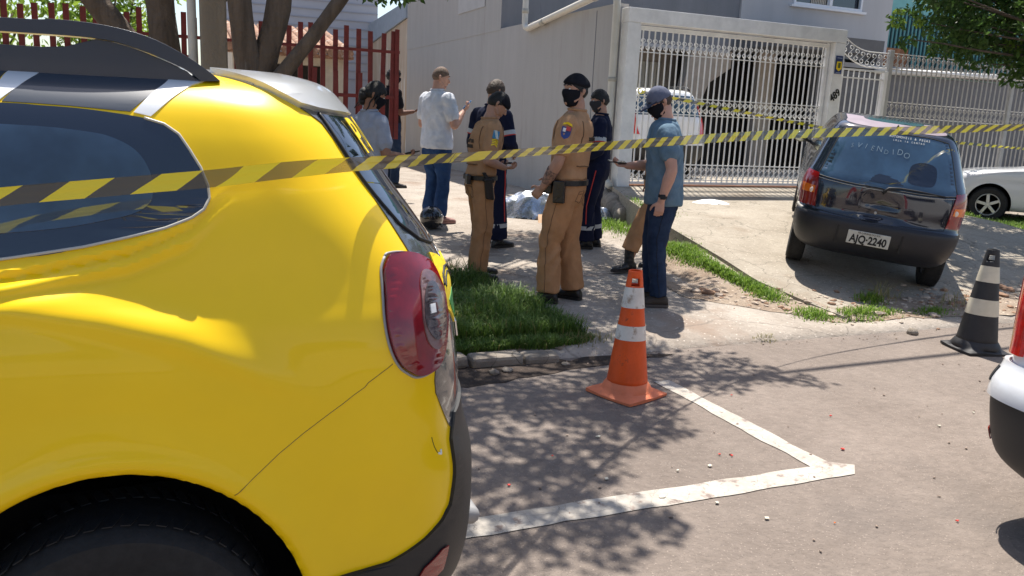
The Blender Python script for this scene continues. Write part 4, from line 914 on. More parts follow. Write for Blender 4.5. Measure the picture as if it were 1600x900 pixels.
def shoes(I, m, L=.285, shaft=0., sole=None, name='shoe', h=.1):
    for n in 'rl':
        an = I['legs'][n][2]; k = I['k']; td = Vector(I['P']['toe_'+n]).normalized(); lat = Vector((td.y, -td.x, 0)); g0 = an-Vector((0, 0, an.z)) if True else an
        zb = an.z-.088*k; base = Vector((an.x, an.y, zb)); tb = Tub(); rg = []
        for t, w, hh in [(-.30, .018, .035), (-.27, .034, .07), (-.2, .039, h), (0, .041, h), (.22, .042, .078), (.42, .047, .060), (.58, .046, .050), (.68, .036, .042), (.73, .015, .025)]:
            c = base+td*(t*L)*k; rg.append((c+Vector((0, 0, hh*k/2+.005)), lat*w*k*1.05, Vector((0, 0, hh*k/2))))
        tb.ring_tube(rg, 14)
        if shaft: tb.limb([an+Vector((0, 0, -.03*k)), an+Vector((0, 0, shaft*k))], [.050*k, .056*k], 14, caps=False)
        s_ = tb.build(name, m, I['o']); remesh(s_, .008, 2, .5); bake(s_, wrinkle(.003, 20, 1, 2))
        q = MB(); pts = []
        for t, w in [(-.31, .012), (-.28, .034), (-.2, .042), (0, .043), (.22, .045), (.42, .050), (.58, .049), (.68, .039), (.74, .014)]: pts.append((t, w))
        poly = [(base+td*t*L*k+lat*w*k) for t, w in pts]+[(base+td*t*L*k-lat*w*k) for t, w in reversed(pts)]
        q.prism([(p.x, p.y) for p in poly], zb+.001, zb+.022*k, plane='xy'); q.build('sole', sole or m, s_, sharp=50)
def belt(I, m, z=.965, r=.02, off=.024):
    mb = MB(); k = I['k']; pts = []
    for t in np.linspace(0, 2*math.pi, 41)[:-1]: pts.append(I['sp'](math.cos(t)*(I['hipw']+off), math.sin(t)*(.125+off), z))
    V = []; F = []; n = len(pts)
    for p in pts:
        d = Vector((p.x, p.y, 0)).normalized()
        for (a, b) in ((0, -r), (.008, -r), (.008, r), (0, r)): V.append(p+d*a+Vector((0, 0, b*k)))
    for i in range(n):
        for j in range(4): F.append((i*4+j, i*4+(j+1) % 4, ((i+1) % n)*4+(j+1) % 4, ((i+1) % n)*4+j))
    return mesh('belt', V, F, m, I['o'], smooth=False)
def beret(I, m, badge=False):
    def rf(d):
        t = sstep(.30+.08*d.y, .42+.08*d.y, d.z+ (0)); bulge = 1.14+.10*math.exp(-((d.z-.52)/.28)**2)+(.10*max(0, d.x))
        return .9+(bulge-.9)*t
    b = head_shell('beret', I['hc']+I['Rm'] @ Vector((0, -.004, .004)), I['Rm'], rf, m, I['o'], I['k'])
    return b
def mask(I, m):
    def rf(d):
        t = sstep(.05, .18, d.y)*sstep(.12+.06*(1-abs(d.x)), .04+.06*(1-abs(d.x)), d.z)*sstep(-.99, -.90, d.z)
        return .90+(1.09+.20*math.exp(-(d.x/.38)**2)*math.exp(-((d.z+.18)/.32)**2)+.20*math.exp(-((d.z+.80)/.22)**2)*max(0, d.y)**.5-.90)*t
    o = head_shell('face_mask', I['hc'], I['Rm'], rf, m, I['o'], I['k'])
    L = lambda x, y, z: I['hc']+I['Rm'] @ (Vector((x, y, z))*I['k'])
    mb = MB()
    for s in (-1, 1): mb.tube([L(s*.058, .062, .005), L(s*.076, .02, .016), L(s*.084, -.014, .022)], .0018, 6); 
    mb.build('ear_loop', m, o); return o
def patch_arm(I, n, t, shape, m, out, up=(0, 0, 1), w=.03, h=.04, name='arm_patch', off=.082, parent=None, dz=0):
    """flat badge on the upper arm, facing 'out' (local)"""
    sh_, e = I['arms'][n][:2]; k = I['k']; a = (sh_-e).normalized(); c = sh_.lerp(e, t)+Vector((0, 0, dz)); u = Vector(out); u = (u-a*u.dot(a)).normalized(); lat = a.cross(u)
    c = c+u*off*k; mb = MB(); V = [c+lat*x*w*k+a*y*h*k-u*(x*x*.012) for x, y in shape]; n_ = len(V); V += [v-u*.02 for v in V]
    F = [tuple(range(n_)), tuple(range(2*n_-1, n_-1, -1))]+[(i, i+n_, (i+1) % n_+n_, (i+1) % n_) for i in range(n_)]
    o = mesh(name, V, F, m, parent or I['o']); bm = bmesh.new(); bm.from_mesh(o.data); bmesh.ops.recalc_face_normals(bm, faces=bm.faces); bm.to_mesh(o.data); bm.free(); return o, c, u, a, lat
SHIELD = [(-1, 1), (1, 1), (1, -.2), (.7, -.75), (0, -1.1), (-.7, -.75), (-1, -.2)]
RECT = [(-1, 1), (1, 1), (1, -1), (-1, -1)]
def back_text(I, lines, m, size, z=1.30, x=0, y0=-.155):
    for i, s in enumerate(lines):
        c = I['sp'](x, y0, z-i*size*1.15); text(s, size, 'back_lettering', m, frame(c, (-1, 0, 0)if False else (1, 0, 0), (0, 0, 1)), I['o'], thick=.012, bold=.0008, sx=.9)
def phone(I, n, label, m=None, world=True, tilt=None, sc=1.):
    """phone: a thing of its own lying in the palm of hand n"""
    c, d, pn, lat = I['arms'][n][3:7]; k = I['k']; o = I['o']; Mw = Matrix.Translation(o.location) @ o.rotation_euler.to_matrix().to_4x4()
    up = (tilt and Vector(tilt)) or d; up = up.normalized(); nn = (pn-up*pn.dot(up)).normalized(); sd_ = up.cross(nn)
    cc = c+pn*.026*k+up*.045; r = empty('phone', Mw @ cc); r.rotation_mode = 'QUATERNION'
    R3 = Matrix((sd_, up, nn)).transposed(); r.rotation_quaternion = (Mw.to_3x3() @ R3).to_quaternion()
    MB().box(-.037*sc, .037*sc, -.075*sc, .075*sc, -.0045, .0045).build('case', m or M['blk'], r, bevel=.003)
    MB().box(-.034*sc, .034*sc, -.070*sc, .070*sc, .0046, .0052).build('screen', M['glass'], r)
    tag(r, label, 'phone'); return r
# fingers of the phone hand curl around it via pose curl
KHAKI = cloth('khaki', (.41, .235, .125)); KHAKI2 = cloth('khaki_trousers', (.40, .215, .105)); NAVY = cloth('navy', (.010, .013, .035)); JEANS = cloth('jeans', (.013, .024, .052), col2=(.026, .045, .09)); JEANS2 = cloth('bright_jeans', (.018, .042, .11), col2=(.03, .07, .17))
WHT = cloth('white_tee', (.62, .64, .69)); GREYT = cloth('grey_tee', (.33, .36, .43)); BLUET = cloth('blue_tee', (.10, .165, .225), col2=(.15, .225, .29)); BLACKC = cloth('black', (.010, .010, .014)); CAPC = cloth('cap_grey', (.12, .13, .18))
LEATH = mat('black_leather', (.014, .013, .013), .38, bump=.3, bscale=60, coat=.1); BELTM = mat('belt_black', (.012, .012, .012), .5); REFL = mat('reflective_band', (.42, .43, .44), .4); REDT = mat('red_trim', (.55, .04, .03), .6)
SL, SM, SD, SDD = skin('light', (.52, .29, .21)), skin('mid', (.42, .235, .16)), skin('tan', (.30, .155, .095)), skin('dark', (.14, .065, .042))
def L3(x, y): return (x, y, gz(x, y))
def holster(I, s=1, y=.02, z=.88, x=None, big=True):
    x = x or (I['hipw']+.045); T = I['T']; o = I['o']
    h = MB().obox(T((s*x, y, z)), T((.020, 0, 0)), T((0, .040, -.004)), T((0, -.012, .085))).obox(T((s*x, y-.005, z+.09)), T((.022, 0, 0)), T((0, .05, .0)), T((0, 0, .02))).build('holster', LEATH, o, bevel=.010)
    if big: MB().obox(T((s*(x+.005), y-.03, z+.115)), T((.013, 0, 0)), T((0, .018, .002)), T((0, -.030, .048))).build('pistol_grip', M['blk'], h, bevel=.006)
# --- officer writing on a pad/phone, facing right
def officer_left():
    I = person(L3(2.52, 6.85), 92, 1.70, 'khaki police officer bent over a phone, pistol on hip, standing nearest the yellow car', SM,
      dict(head_pitch=36, head_yaw=8, lean=8, el_r=(.25, -.04, 1.14), wr_r=(.12, .20, 1.06), el_l=(-.25, -.04, 1.14), wr_l=(-.08, .20, 1.06), pn_r=(0, -.3, 1), pn_l=(0, -.2, 1), hd_r=(-.25, 1, -.05), hd_l=(.3, 1, 0), thumb_r=(1, 0, 0), thumb_l=(-1, 0, 0), curl_r=.6, curl_l=.5, an_r=(.13, -.04, .09), kn_r=(.12, .01, .50), an_l=(-.12, .06, .09), kn_l=(-.11, .07, .5)), build=1.06)
    s_ = tops(I, KHAKI, .62, .018, .93, 'uniform_shirt', .008, 1); trousers(I, KHAKI2, .017, .009, hemr=.075, knee=.074, seed=3); shoes(I, LEATH, shaft=.0)
    belt(I, BELTM); holster(I, 1, .02, .86); MB().obox(I['T']((.12, -.155, .95)), I['T']((.035, 0, 0)), I['T']((0, .02, 0)), I['T']((0, 0, .045))).build('belt_pouch', LEATH, I['o'], bevel=.008)
    hair(I, M['hairdark'], 1.07, -.30, .25, .002); b = beret_front(I)
    # vest seams and flashes
    tb = Tub(); v_ = vest(I); vest_seams(I, v_); uniform_details(I)
    patch_arm(I, 'r', .18, RECT, mat('flag_blue', (.05, .25, .45), .6), (1, 0, 0), w=.028, h=.036, name='flag_patch', off=.094, parent=s_)
    q = patch_arm(I, 'r', .18, [(-1, 1), (-.2, 1), (1, -1), (.1, -1)], mat('flag_white', (.6, .68, .66), .6), (1, 0, 0), w=.028, h=.036, name='flag_stripe', off=.097, parent=s_)
    for i, t in enumerate((.36, .44, .52)): patch_arm(I, 'r', t, [(-1, .2), (0, 1), (1, .2), (1, -.5), (0, .3), (-1, -.5)], M['yel'], (1, .1, 0), w=.032, h=.022, name='rank_chevron', off=.078, parent=s_)
    back_text(I, ['POLÍCIA', 'MILITAR'], mat('back_print', (.06, .045, .03), .8), .042, 1.30, 0, -.148)
    phone(I, 'l', 'small dark phone held by the head-bent khaki officer')
    return I
def beret_front(I):
    def rf(d):
        t = sstep(.22, .34, d.z-.25*max(0, -d.y)+.1*max(0, d.y)); f = sstep(-.25, .15, d.y)
        return .9+(1.13+.16*math.exp(-((d.z-.45)/.3)**2)*max(0, d.y)-.9)*t*f
    return head_shell('beret', I['hc'], I['Rm'], rf, BLACKC, I['o'], I['k'])
def vest(I):
    k = I['k']; tb = Tub(); rg = []
    for z, a, b in I['spine']:
        if 1.05 < z < 1.46: rg.append((I['sp'](0, 0, z), Vector(((a+.012)*k*.93, 0, 0)), Vector((0, (b+.036)*k, 0))))
    tb.ring_tube(rg, 24); v = tb.build('vest', KHAKI, I['o']); remesh(v, .012, 3); bake(v, wrinkle(.004, 9, 1, 4)); return v
SEAM = mat('seam_brown', (.13, .075, .04), .9); SEAMD = mat('seam_dark_cloth', (.006, .008, .012), .9)
def snap_tube(obj, pts, r, m, name, off=.001, n=5, k=6):
    P_ = []
    for i in range(len(pts)-1):
        for j in range(k): P_.append(Vector(pts[i]).lerp(Vector(pts[i+1]), j/k))
    P_.append(Vector(pts[-1])); Q = []
    for p in P_:
        ok, c, nn, _ = obj.closest_point_on_mesh(p)
        Q.append(c+nn*off if ok else p)
    return MB().tube(Q, r, n).build(name, m, obj, smooth=True)
def vest_seams(I, v):
    sp = I['sp']
    for s in (-1, 1):
        snap_tube(v, [sp(s*.09, -.06, 1.50), sp(s*.135, -.13, 1.42), sp(s*.15, -.15, 1.32), sp(s*.19, -.12, 1.20), sp(s*.20, -.05, 1.10)], .0045, SEAM, 'vest_edge')
        snap_tube(v, [sp(s*.09, .06, 1.50), sp(s*.135, .13, 1.42), sp(s*.15, .15, 1.32), sp(s*.19, .12, 1.20), sp(s*.20, .05, 1.10)], .0045, SEAM, 'vest_edge')
    snap_tube(v, [sp(-.17, -.13, 1.09), sp(-.08, -.2, 1.08), sp(.08, -.2, 1.08), sp(.17, -.13, 1.09)], .0045, SEAM, 'vest_edge')
def uniform_details(I):
    tr_ = next(c for c in I['o'].children if c.name.startswith('trousers'))
    for n, s in (('r', 1), ('l', -1)):
        h, kn, an = I['legs'][n]; o = Vector((s*.2, 0, 0))
        snap_tube(tr_, [h+o, h.lerp(kn, .5)+o, kn+o, kn.lerp(an, .5)+o, an+o], .0022, SEAM, 'side_seam')
        b = Vector((s*.0, -.25, 0)); c = Vector((s*.095, -.2, .90))*I['k']
        snap_tube(tr_, [c+Vector((-.05, 0, 0)), c+Vector((.05, 0, 0)), c+Vector((.05, 0, -.11)), c+Vector((0, 0, -.13)), c+Vector((-.05, 0, -.11)), c+Vector((-.05, 0, 0))], .0022, SEAM, 'back_pocket')
        snap_tube(tr_, [c+Vector((-.05, 0, -.035)), c+Vector((.05, 0, -.035))], .0025, SEAM, 'pocket_flap')
def officer_centre():
    I = person(L3(2.93, 5.90), -48, 1.84, 'khaki police officer with black beret, black mask and tattooed forearm, facing left', SM,
      dict(head_yaw=-52, head_pitch=-2, lean=-3, el_l=(-.25, .02, 1.14), wr_l=(-.20, .14, .92), hd_l=(.15, .75, -.75), pn_l=(1, 0, .1), curl_l=.55, el_r=(.26, .02, 1.13), wr_r=(.16, .2, .93), pn_r=(-1, 0, 0), an_l=(-.11, .08, .09), kn_l=(-.10, .09, .5), an_r=(.12, -.06, .09), kn_r=(.11, .0, .5)), build=1.07)
    s_ = tops(I, KHAKI, .66, .018, .93, 'uniform_shirt', .009, 7); trousers(I, KHAKI2, .017, .010, hemr=.076, knee=.074, thigh=.092, seed=8); shoes(I, LEATH, shaft=.0)
    belt(I, BELTM); v_ = vest(I); vest_seams(I, v_); uniform_details(I)
    MB().obox(I['T']((-.225, .0, .90)), I['T']((.022, 0, 0)), I['T']((0, .045, 0)), I['T']((0, 0, .085))).build('magazine_pouch', LEATH, I['o'], bevel=.008)
    MB().obox(I['T']((-.19, .10, .93)), I['T']((.022, 0, 0)), I['T']((0, .03, 0)), I['T']((0, 0, .05))).build('belt_pouch', LEATH, I['o'], bevel=.008)
    holster(I, 1, .02, .86)
    hair(I, M['hairdark'], 1.04, -.28, .28, .001); beret(I, BLACKC); mask(I, BLACKC)
    p, *_ = patch_arm(I, 'l', .25, SHIELD, mat('shield_blue', (.03, .06, .22), .6), (-1, -.25, 0), w=.036, h=.044, name='shield_patch', off=.082, parent=s_)
    patch_arm(I, 'l', .18, [(-.1, .9), (.85, .9), (.85, -.1), (-.1, -.1)], mat('shield_red', (.5, .05, .05), .6), (-1, -.25, 0), w=.036, h=.03, name='shield_quarter', off=.085, parent=p)
    patch_arm(I, 'l', .20, [(-.7, .6), (-.1, .6), (-.1, -.3), (-.7, -.3)], M['wht'], (-1, -.25, 0), w=.036, h=.03, name='shield_quarter', off=.085, parent=p)
    patch_arm(I, 'l', .02, [(-1, -.6), (-.8, .3), (0, .8), (.8, .3), (1, -.6), (0, -.1)], M['yel'], (-1, -.25, 0), w=.038, h=.018, name='title_patch', off=.082, parent=s_)
    back_text(I, ['POLÍCIA', 'MILITAR'], mat('back_print', (.06, .045, .03), .8), .042, 1.30, 0, -.150)
    # tattoo band on the forearm
    sh_, e, w = I['arms']['l'][:3]; mb = MB(); mb.tube([e.lerp(w, .30), e.lerp(w, .5), e.lerp(w, .80)], [.0485*I['B'], .046*I['B'], .037*I['B']], 16, caps=False); mb.build('forearm_tattoo', mat('tattoo', (.42, .235, .16), .6, col2=(.05, .04, .04), vscale=38), I['o'], smooth=True)
    return I
def medic(loc, az, label, H=1.75, **pz):
    I = person(loc, az, H, label, SM, pz, build=1.05)
    s_ = tops(I, NAVY, 1.92, .018, .90, 'uniform_jacket', .008, 9); trousers(I, NAVY, .02, .009, hemr=.072, seed=2); shoes(I, LEATH, shaft=.18)
    hair(I, M['hairdark'] if az < 0 else M['hairbrown'], 1.12, -.30, .28, .005)
    for n in 'rl':
        sh_, e, w = I['arms'][n][:3]; a = (e-sh_).normalized(); c = sh_.lerp(e, .62); r = (.052*I['B']+.024)*I['k']
        MB().tube([c-a*.022, c+a*.022], r, 18).build('reflective_band', REFL, s_, smooth=False)
        MB().tube([c+a*.023, c+a*.034], r-.001, 18).build('red_piping', REDT, s_)
        h, kn, an = I['legs'][n]; c = kn.lerp(an, .62); b = (an-kn).normalized(); MB().tube([c-b*.022, c+b*.022], (.073+.024)*I['k'], 20).build('reflective_band', REFL, I['o'])
        out = Vector((1 if n == 'r' else -1, 0, 0)); MB().tube([h+out*.122*I['k'], h.lerp(kn, .5)+out*.113, kn+out*.094, kn.lerp(an, .5)+out*.092], .006, 6).build('side_piping', REDT, I['o'])
    return I
def build_people():
    I = officer_left(); officer_centre()
    D = medic((4.33, 8.0, gz(4.33, 8.0)), -58, 'paramedic in navy uniform with reflective bands, dark hair and lowered mask, by the drain pipe', 1.75, head_yaw=-22, head_pitch=8, el_l=(-.26, -.02, 1.14), wr_l=(-.18, .17, 1.02), el_r=(.25, 0, 1.14), wr_r=(.14, .18, 1.0), an_l=(-.1, .07, .09), kn_l=(-.1, .08, .5), pn_l=(1, 0, 0), hd_l=(.4, .8, -.4))
    mask(D, mat('mask_dark', (.03, .03, .035), .8))
    p, *_ = patch_arm(D, 'l', .22, [(-.3, 1), (.3, 1), (.3, .3), (.9, .6), (1, .1), (.5, -.1), (.9, -.6), (.3, -.5), (.3, -1), (-.3, -1), (-.3, -.5), (-.9, -.6), (-.5, -.1), (-1, .1), (-.9, .6), (-.3, .3)], mat('medic_blue', (.08, .35, .75), .5), (-1, -.35, 0), w=.03, h=.034, name='star_patch', off=.078)
    medic((3.13, 8.2, gz(3.13, 8.2)), 62, 'paramedic in navy uniform mostly hidden behind the head-bent khaki officer', 1.79, head_yaw=8, head_pitch=22, el_r=(.26, 0, 1.14), wr_r=(.16, .2, 1.02), an_r=(.12, .05, .09))
    # man in cap
    E = person((3.70, 5.66, gz(3.7, 5.66)), -60, 1.80, 'man in grey cap, black mask, blue t-shirt and jeans behind the orange cone', SL,
      dict(head_yaw=-14, head_pitch=30, lean=4, el_l=(-.27, -.04, 1.15), wr_l=(-.27, .03, .90), hd_l=(0.02, .12, -1), pn_l=(1, 0, 0), curl_l=.5, el_r=(.24, .1, 1.15), wr_r=(.06, .33, 1.13), hd_r=(-.3, 1, 0.05), pn_r=(0, -.5, 1), thumb_r=(1, 0, 0), curl_r=.6, an_l=(-.08, -.02, .09), an_r=(.09, .05, .09), kn_r=(.09, .07, .5)), build=1.10)
    s_ = tops(E, BLUET, .52, .020, .84, 'tshirt', .011, 11, loose=.012); trousers(E, JEANS, .010, .009, hemr=.058, knee=.064, thigh=.090, seed=12, top=.95); shoes(E, mat('trainer_brown', (.045, .035, .028), .7), sole=mat('sole_grey', (.07, .06, .055), .7))
    et = next(c for c in E['o'].children if c.name.startswith('trousers'))
    for s in (-1, 1):
        c = Vector((s*.09, -.2, .90))*E['k']; snap_tube(et, [c+Vector((-.06, 0, 0)), c+Vector((.06, 0, 0)), c+Vector((.055, 0, -.13)), c+Vector((0, 0, -.16)), c+Vector((-.055, 0, -.13)), c+Vector((-.06, 0, 0))], .0022, SEAMD, 'back_pocket')
        h, kn, an = E['legs']['r' if s > 0 else 'l']; o_ = Vector((s*.2, 0, 0)); snap_tube(et, [h+o_, kn+o_, an+o_], .0022, SEAMD, 'side_seam')
    cap_hat(E); hair(E, M['hairbrown'], 1.03, -.30, .40, .001); mask(E, BLACKC)
    sh_, e, w = E['arms']['l'][:3]; b = (w-e).normalized(); wt = MB().tube([e.lerp(w, .86)-b*.012, e.lerp(w, .86)+b*.012], .037, 16).build('wristwatch', M['blk'], E['o'])
    c = e.lerp(w, .86)+Vector((-.036, 0, 0)); MB().obox(c, (.006, 0, 0), (0, .02, 0), (0, 0, .02)).build('watch_case', M['blk'], wt, bevel=.004)
    phone(E, 'r', 'black phone held by the man in the grey cap')
    pk = E['T']((-.16, .08, .86)); 
    # officer hidden behind him
    F = person((4.40, 6.85, gz(4.4, 6.85)), -84, 1.70, 'police officer in khaki and black boots almost hidden behind the man in the grey cap', SM, dict(head_pitch=24, an_l=(-.08, .30, .09), kn_l=(-.09, .20, .5), an_r=(.10, -.12, .09), kn_r=(.10, -.03, .5), el_l=(-.21, -.08, 1.14), wr_l=(-.20, -.02, .88), el_r=(.21, -.05, 1.14), wr_r=(.2, .0, .88)), build=.92)
    tops(F, KHAKI, .62, .016, .93, 'uniform_shirt', .008, 21); trousers(F, KHAKI2, .017, .010, hemr=.072, seed=23, bottom=.13); shoes(F, LEATH, shaft=.22); belt(F, BELTM); beret(F, BLACKC); hair(F, M['hairdark'], 1.03, -.28, .28, .001)
    # man in white t-shirt
    G = person((2.98, 9.70, gz(2.98, 9.7)), 68, 1.91, 'man in white t-shirt and blue jeans seen from behind, looking at a light phone', SL,
      dict(head_yaw=30, head_pitch=14, el_r=(.27, .02, 1.17), wr_r=(.20, .26, 1.34), hd_r=(0, .8, .6), pn_r=(-.5, -.6, .4), thumb_r=(0, .3, 1), curl_r=.55, el_l=(-.27, .0, 1.17), wr_l=(-.12, .25, 1.2), hd_l=(.3, .8, .3), pn_l=(.3, -.5, .6)), build=1.16)
    tops(G, WHT, .60, .020, .86, 'tshirt', .009, 31, loose=.014); trousers(G, JEANS2, .012, .011, hemr=.066, seed=32, top=.95); hair(G, M['hairgrey'], 1.03, -.5, .35, .0004, soft=.22); shoes(G, mat('sandal', (.30, .16, .14), .7), h=.06)
    phone(G, 'r', 'pale blue phone held up by the man in the white t-shirt', mat('phone_blue', (.10, .30, .62), .3))
    # woman in grey t-shirt
    Wm = person((1.55, 7.0, gz(1.55, 7)), 62, 1.71, 'woman in grey t-shirt with black braided hair holding a dark phone, behind the yellow car', SD,
      dict(head_yaw=34, head_pitch=24, el_r=(.22, .0, 1.13), wr_r=(.19, .26, 1.12), hd_r=(0, 1, .1), pn_r=(-.3, -.2, 1), thumb_r=(1, 0, .3), curl_r=.5, el_l=(-.22, .0, 1.13), wr_l=(-.08, .24, 1.1), pn_l=(.3, -.3, .6)), build=1.12, female=True)
    tops(Wm, GREYT, .62, .014, .84, 'tshirt', .008, 41, loose=.006); trousers(Wm, JEANS, .010, .008, seed=42); shoes(Wm, LEATH)
    hair(Wm, M['hairdark'], 1.10, -.80, .36, .004)
    mb = MB(); L = lambda x, y, z: Wm['hc']+Wm['Rm'] @ Vector((x, y, z))
    for x, y, z, r in [(0, -.080, -.02, .052), (.015, -.085, -.045, .042), (-.02, -.078, -.06, .040), (0, -.07, -.09, .035)]: mb.ell(L(x, y, z), (r, r*.9, r), 10, 8)
    mb.build('hair_bun', M['hairdark'], Wm['o'], smooth=True)
    for i, (a, b_) in enumerate([((.070, .035, .04), (.085, .02, -.10)), ((.078, .0, .0), (.085, -.02, -.15)), ((-.075, -.05, -.02), (-.07, -.08, -.14)), ((-.06, -.08, -.02), (-.05, -.10, -.17))]):
        P_ = []; A = L(*a); Bv = L(*b_)
        for t in np.linspace(0, 1, 9): P_.append(A.lerp(Bv, t)+Vector((math.sin(t*9+i)*.005, math.cos(t*7)*.004, 0)))
        MB().tube(P_, [.0085-.004*t for t in np.linspace(0, 1, 9)], 7).build('braid', M['hairdark'], Wm['o'], smooth=True)
    mask(Wm, BLACKC)
    phone(Wm, 'r', 'dark phone in the hand of the woman in the grey t-shirt')
    # person behind the fence end
    Hn = person((2.98, 12.0, .45), 72, 1.75, 'dark haired person in black behind the end of the red fence, hand raised', SDD,
      dict(head_yaw=12, head_pitch=10, el_r=(.22, .02, 1.13), wr_r=(.18, .27, 1.16), hd_r=(0, 1, .2), pn_r=(-.3, 0, 1), thumb_r=(0, .3, 1), curl_r=.3, el_l=(-.22, .0, 1.13), wr_l=(-.1, .24, 1.12), pn_l=(.3, -.3, .6)), build=.95)
    tops(Hn, BLACKC, .6, .014, .84, 'tshirt', .007, 51); trousers(Hn, JEANS, .010, .008, seed=52); shoes(Hn, LEATH); hair(Hn, M['hairdark'], 1.2, -.45, .30, .008); mask(Hn, BLACKC)
def cap_hat(I):
    def rf(d):
        t = sstep(.16-.10*d.y*0, .24, d.z+.18*min(0, d.y)*0); return .9+(1.10+.05*max(0, d.z)-.9)*t
    o = head_shell('cap', I['hc'], I['Rm'], rf, CAPC, I['o'], I['k']); L = lambda x, y, z: I['hc']+I['Rm'] @ (Vector((x, y, z))*I['k'])
    V = []; n = 13
    for lay, dz in ((0, 0), (1, -.005)):
        for j in range(5):
            t = j/4
            for i in range(n):
                a = -1+2*i/(n-1); x = a*.075; yb = .094*math.sqrt(max(0, 1-(a*.93)**2))+.005; y = yb+t*(.078*math.sqrt(max(0, 1-a*a))+.002); V.append(L(x, y, .040-.35*(y-.09)*t-.18*a*a*.12+dz))
    F = []
    for lay in range(2):
        for j in range(4):
            for i in range(n-1): q = lay*5*n; F.append((q+j*n+i, q+j*n+i+1, q+(j+1)*n+i+1, q+(j+1)*n+i))
    for i in range(n-1): F.append((4*n+i, 4*n+i+1, 9*n+i+1, 9*n+i))
    mesh('brim', V, F, mat('brim_navy', (.03, .04, .075), .8), o, smooth=True)
    MB().ell(L(0, -.005, .134), (.006, .006, .004), 8, 6).build('cap_button', CAPC, o, smooth=True)
build_people()
# ============================================================ other vehicles
def place(root, origin, xax, yax):
    x = Vector(xax).normalized(); y = Vector(yax); y = (y-x*y.dot(x)).normalized(); z = x.cross(y)
    root.matrix_world = Matrix(((x.x, y.x, z.x, origin[0]), (x.y, y.y, z.y, origin[1]), (x.z, y.z, z.z, origin[2]), (0, 0, 0, 1)))
def rp(sh, L): return [sh.rear(y, z) for y, z in L]
def sdp(sh, L, left=True): return [sh.side(x, z, left) for x, z in L]
HB = [(.19, .68, .50, .30, -2.95, .4), (.26, .75, .60, .34, -3.02, .45), (.40, .795, .655, .36, -3.07, .5), (.53, .805, .66, .36, -3.05, .5), (.57, .802, .625, .36, -3.03, .5), (.62, .80, .60, .36, -3.0, .5), (.75, .805, .585, .36, -2.9, .5), (.86, .797, .565, .36, -2.6, .6), (.93, .775, .53, .34, -2.05, .5),
 (1.0, .745, .475, .33, -1.85, .45), (1.12, .70, .385, .32, -1.6, .4), (1.24, .655, .295, .30, -1.38, .4), (1.33, .61, .225, .28, -1.2, .38), (1.385, .56, .17, .26, -1.08, .35), (1.41, .47, .07, .24, -.9, .3), (1.425, .3, -.1, .2, -.7, .3)]
DARKB = mat('dark_blue_paint', (.010, .012, .022), .16, coat=1, spec=.6, var=.3, vscale=3)
ROOFP = mat('faded_roof', (.23, .185, .225), .6, var=.12, vscale=5)
def hatch_dent(p):
    x, y, z = p; d = 0
    if x > .4:
        r = math.hypot((y+.07)/.15, (z-.73)/.13); d -= .085*math.exp(-r*r)
        d += .030*math.exp(-((y+.19)/.05)**2-((z-.74)/.14)**2)+.028*math.exp(-((y-.06)/.035)**2-((z-.80)/.08)**2)-.03*math.exp(-((y+.05)/.22)**2-((z-.635)/.030)**2)
        d -= .03*math.exp(-((y-.02+(z-.7)*.7)/.022)**2-((z-.72)/.1)**2)
    return d
root = empty('dark_hatchback'); tag(root, 'small dark blue hatchback with dented tailgate and plate AJQ 2240 on the ramp', 'car')
place(root, (6.305, 6.035, .232), (-.665, -.74, -.115), (1.01, -.91, -.150)); root.matrix_world = root.matrix_world @ Matrix.Diagonal((.97, .895, .965, 1))
sh = Shell(HB, 2.6, 4.2)
D = hatch_dent
PP = lambda poly, nm, m, off=.003, parent=root, **k: patch(sh, poly, nm, m, parent, off=off, dispfn=D, **k)
body = shell_body(sh, 'body', DARKB, root, nv=12, nc=60, ns=60, arches=[(0, .27, .335, .36), (-2.36, .27, .335, .36)], arch_mat=M['well'], dispfn=D)
PP(rp(sh, [(-.76, .20), (-.80, .40), (-.795, .545), (-.5, .562), (.5, .562), (.795, .545), (.80, .40), (.76, .20)]), 'rear_bumper', mat('bumper_dark', (.016, .017, .022), .42, bump=.1, bscale=200), .012, step=.03, stepv=.25, thick=.02)
gl = PP(rp(sh, [(-.665, .905), (-.60, 1.10), (-.505, 1.335), (-.3, 1.365), (.3, 1.365), (.505, 1.335), (.60, 1.10), (.665, .905), (.3, .885), (-.3, .885)]), 'rear_window', mat('sky_tint_glass', (.032, .068, .115), .04, coat=1, spec=.8, var=.35, vscale=2.5), .005, step=.03, stepv=.25)  # reflected sky put into the base colour as a blue tint
PP(rp(sh, [(.20, 1.12), (.18, 1.02), (.22, .96), (.40, .96), (.44, 1.02), (.42, 1.12), (.31, 1.15)]), 'headrest', mat('seat_dark', (.008, .014, .03), .25, coat=.6), .0065, parent=gl, step=.02, stepv=.15, rnd=True)
line_on(sh, rp(sh, [(-.665, .905), (-.60, 1.10), (-.505, 1.335), (-.3, 1.365), (.3, 1.365), (.505, 1.335), (.60, 1.10), (.665, .905), (.3, .885), (-.3, .885), (-.665, .905)]), 'window_seal', M['rubber'], gl, r=.006, off=.004, dispfn=D)
line_on(sh, rp(sh, [(-.665, .885), (-.3, .868), (.3, .868), (.665, .885)]), 'tailgate_edge', M['silverline'], body, r=.003, off=.004, dispfn=D)
line_on(sh, rp(sh, [(-.63, .88), (-.635, .72), (-.62, .59), (0, .575), (.62, .59), (.635, .72), (.63, .88)]), 'tailgate_gap', M['rubber'], body, r=.0035, off=.0, dispfn=D)
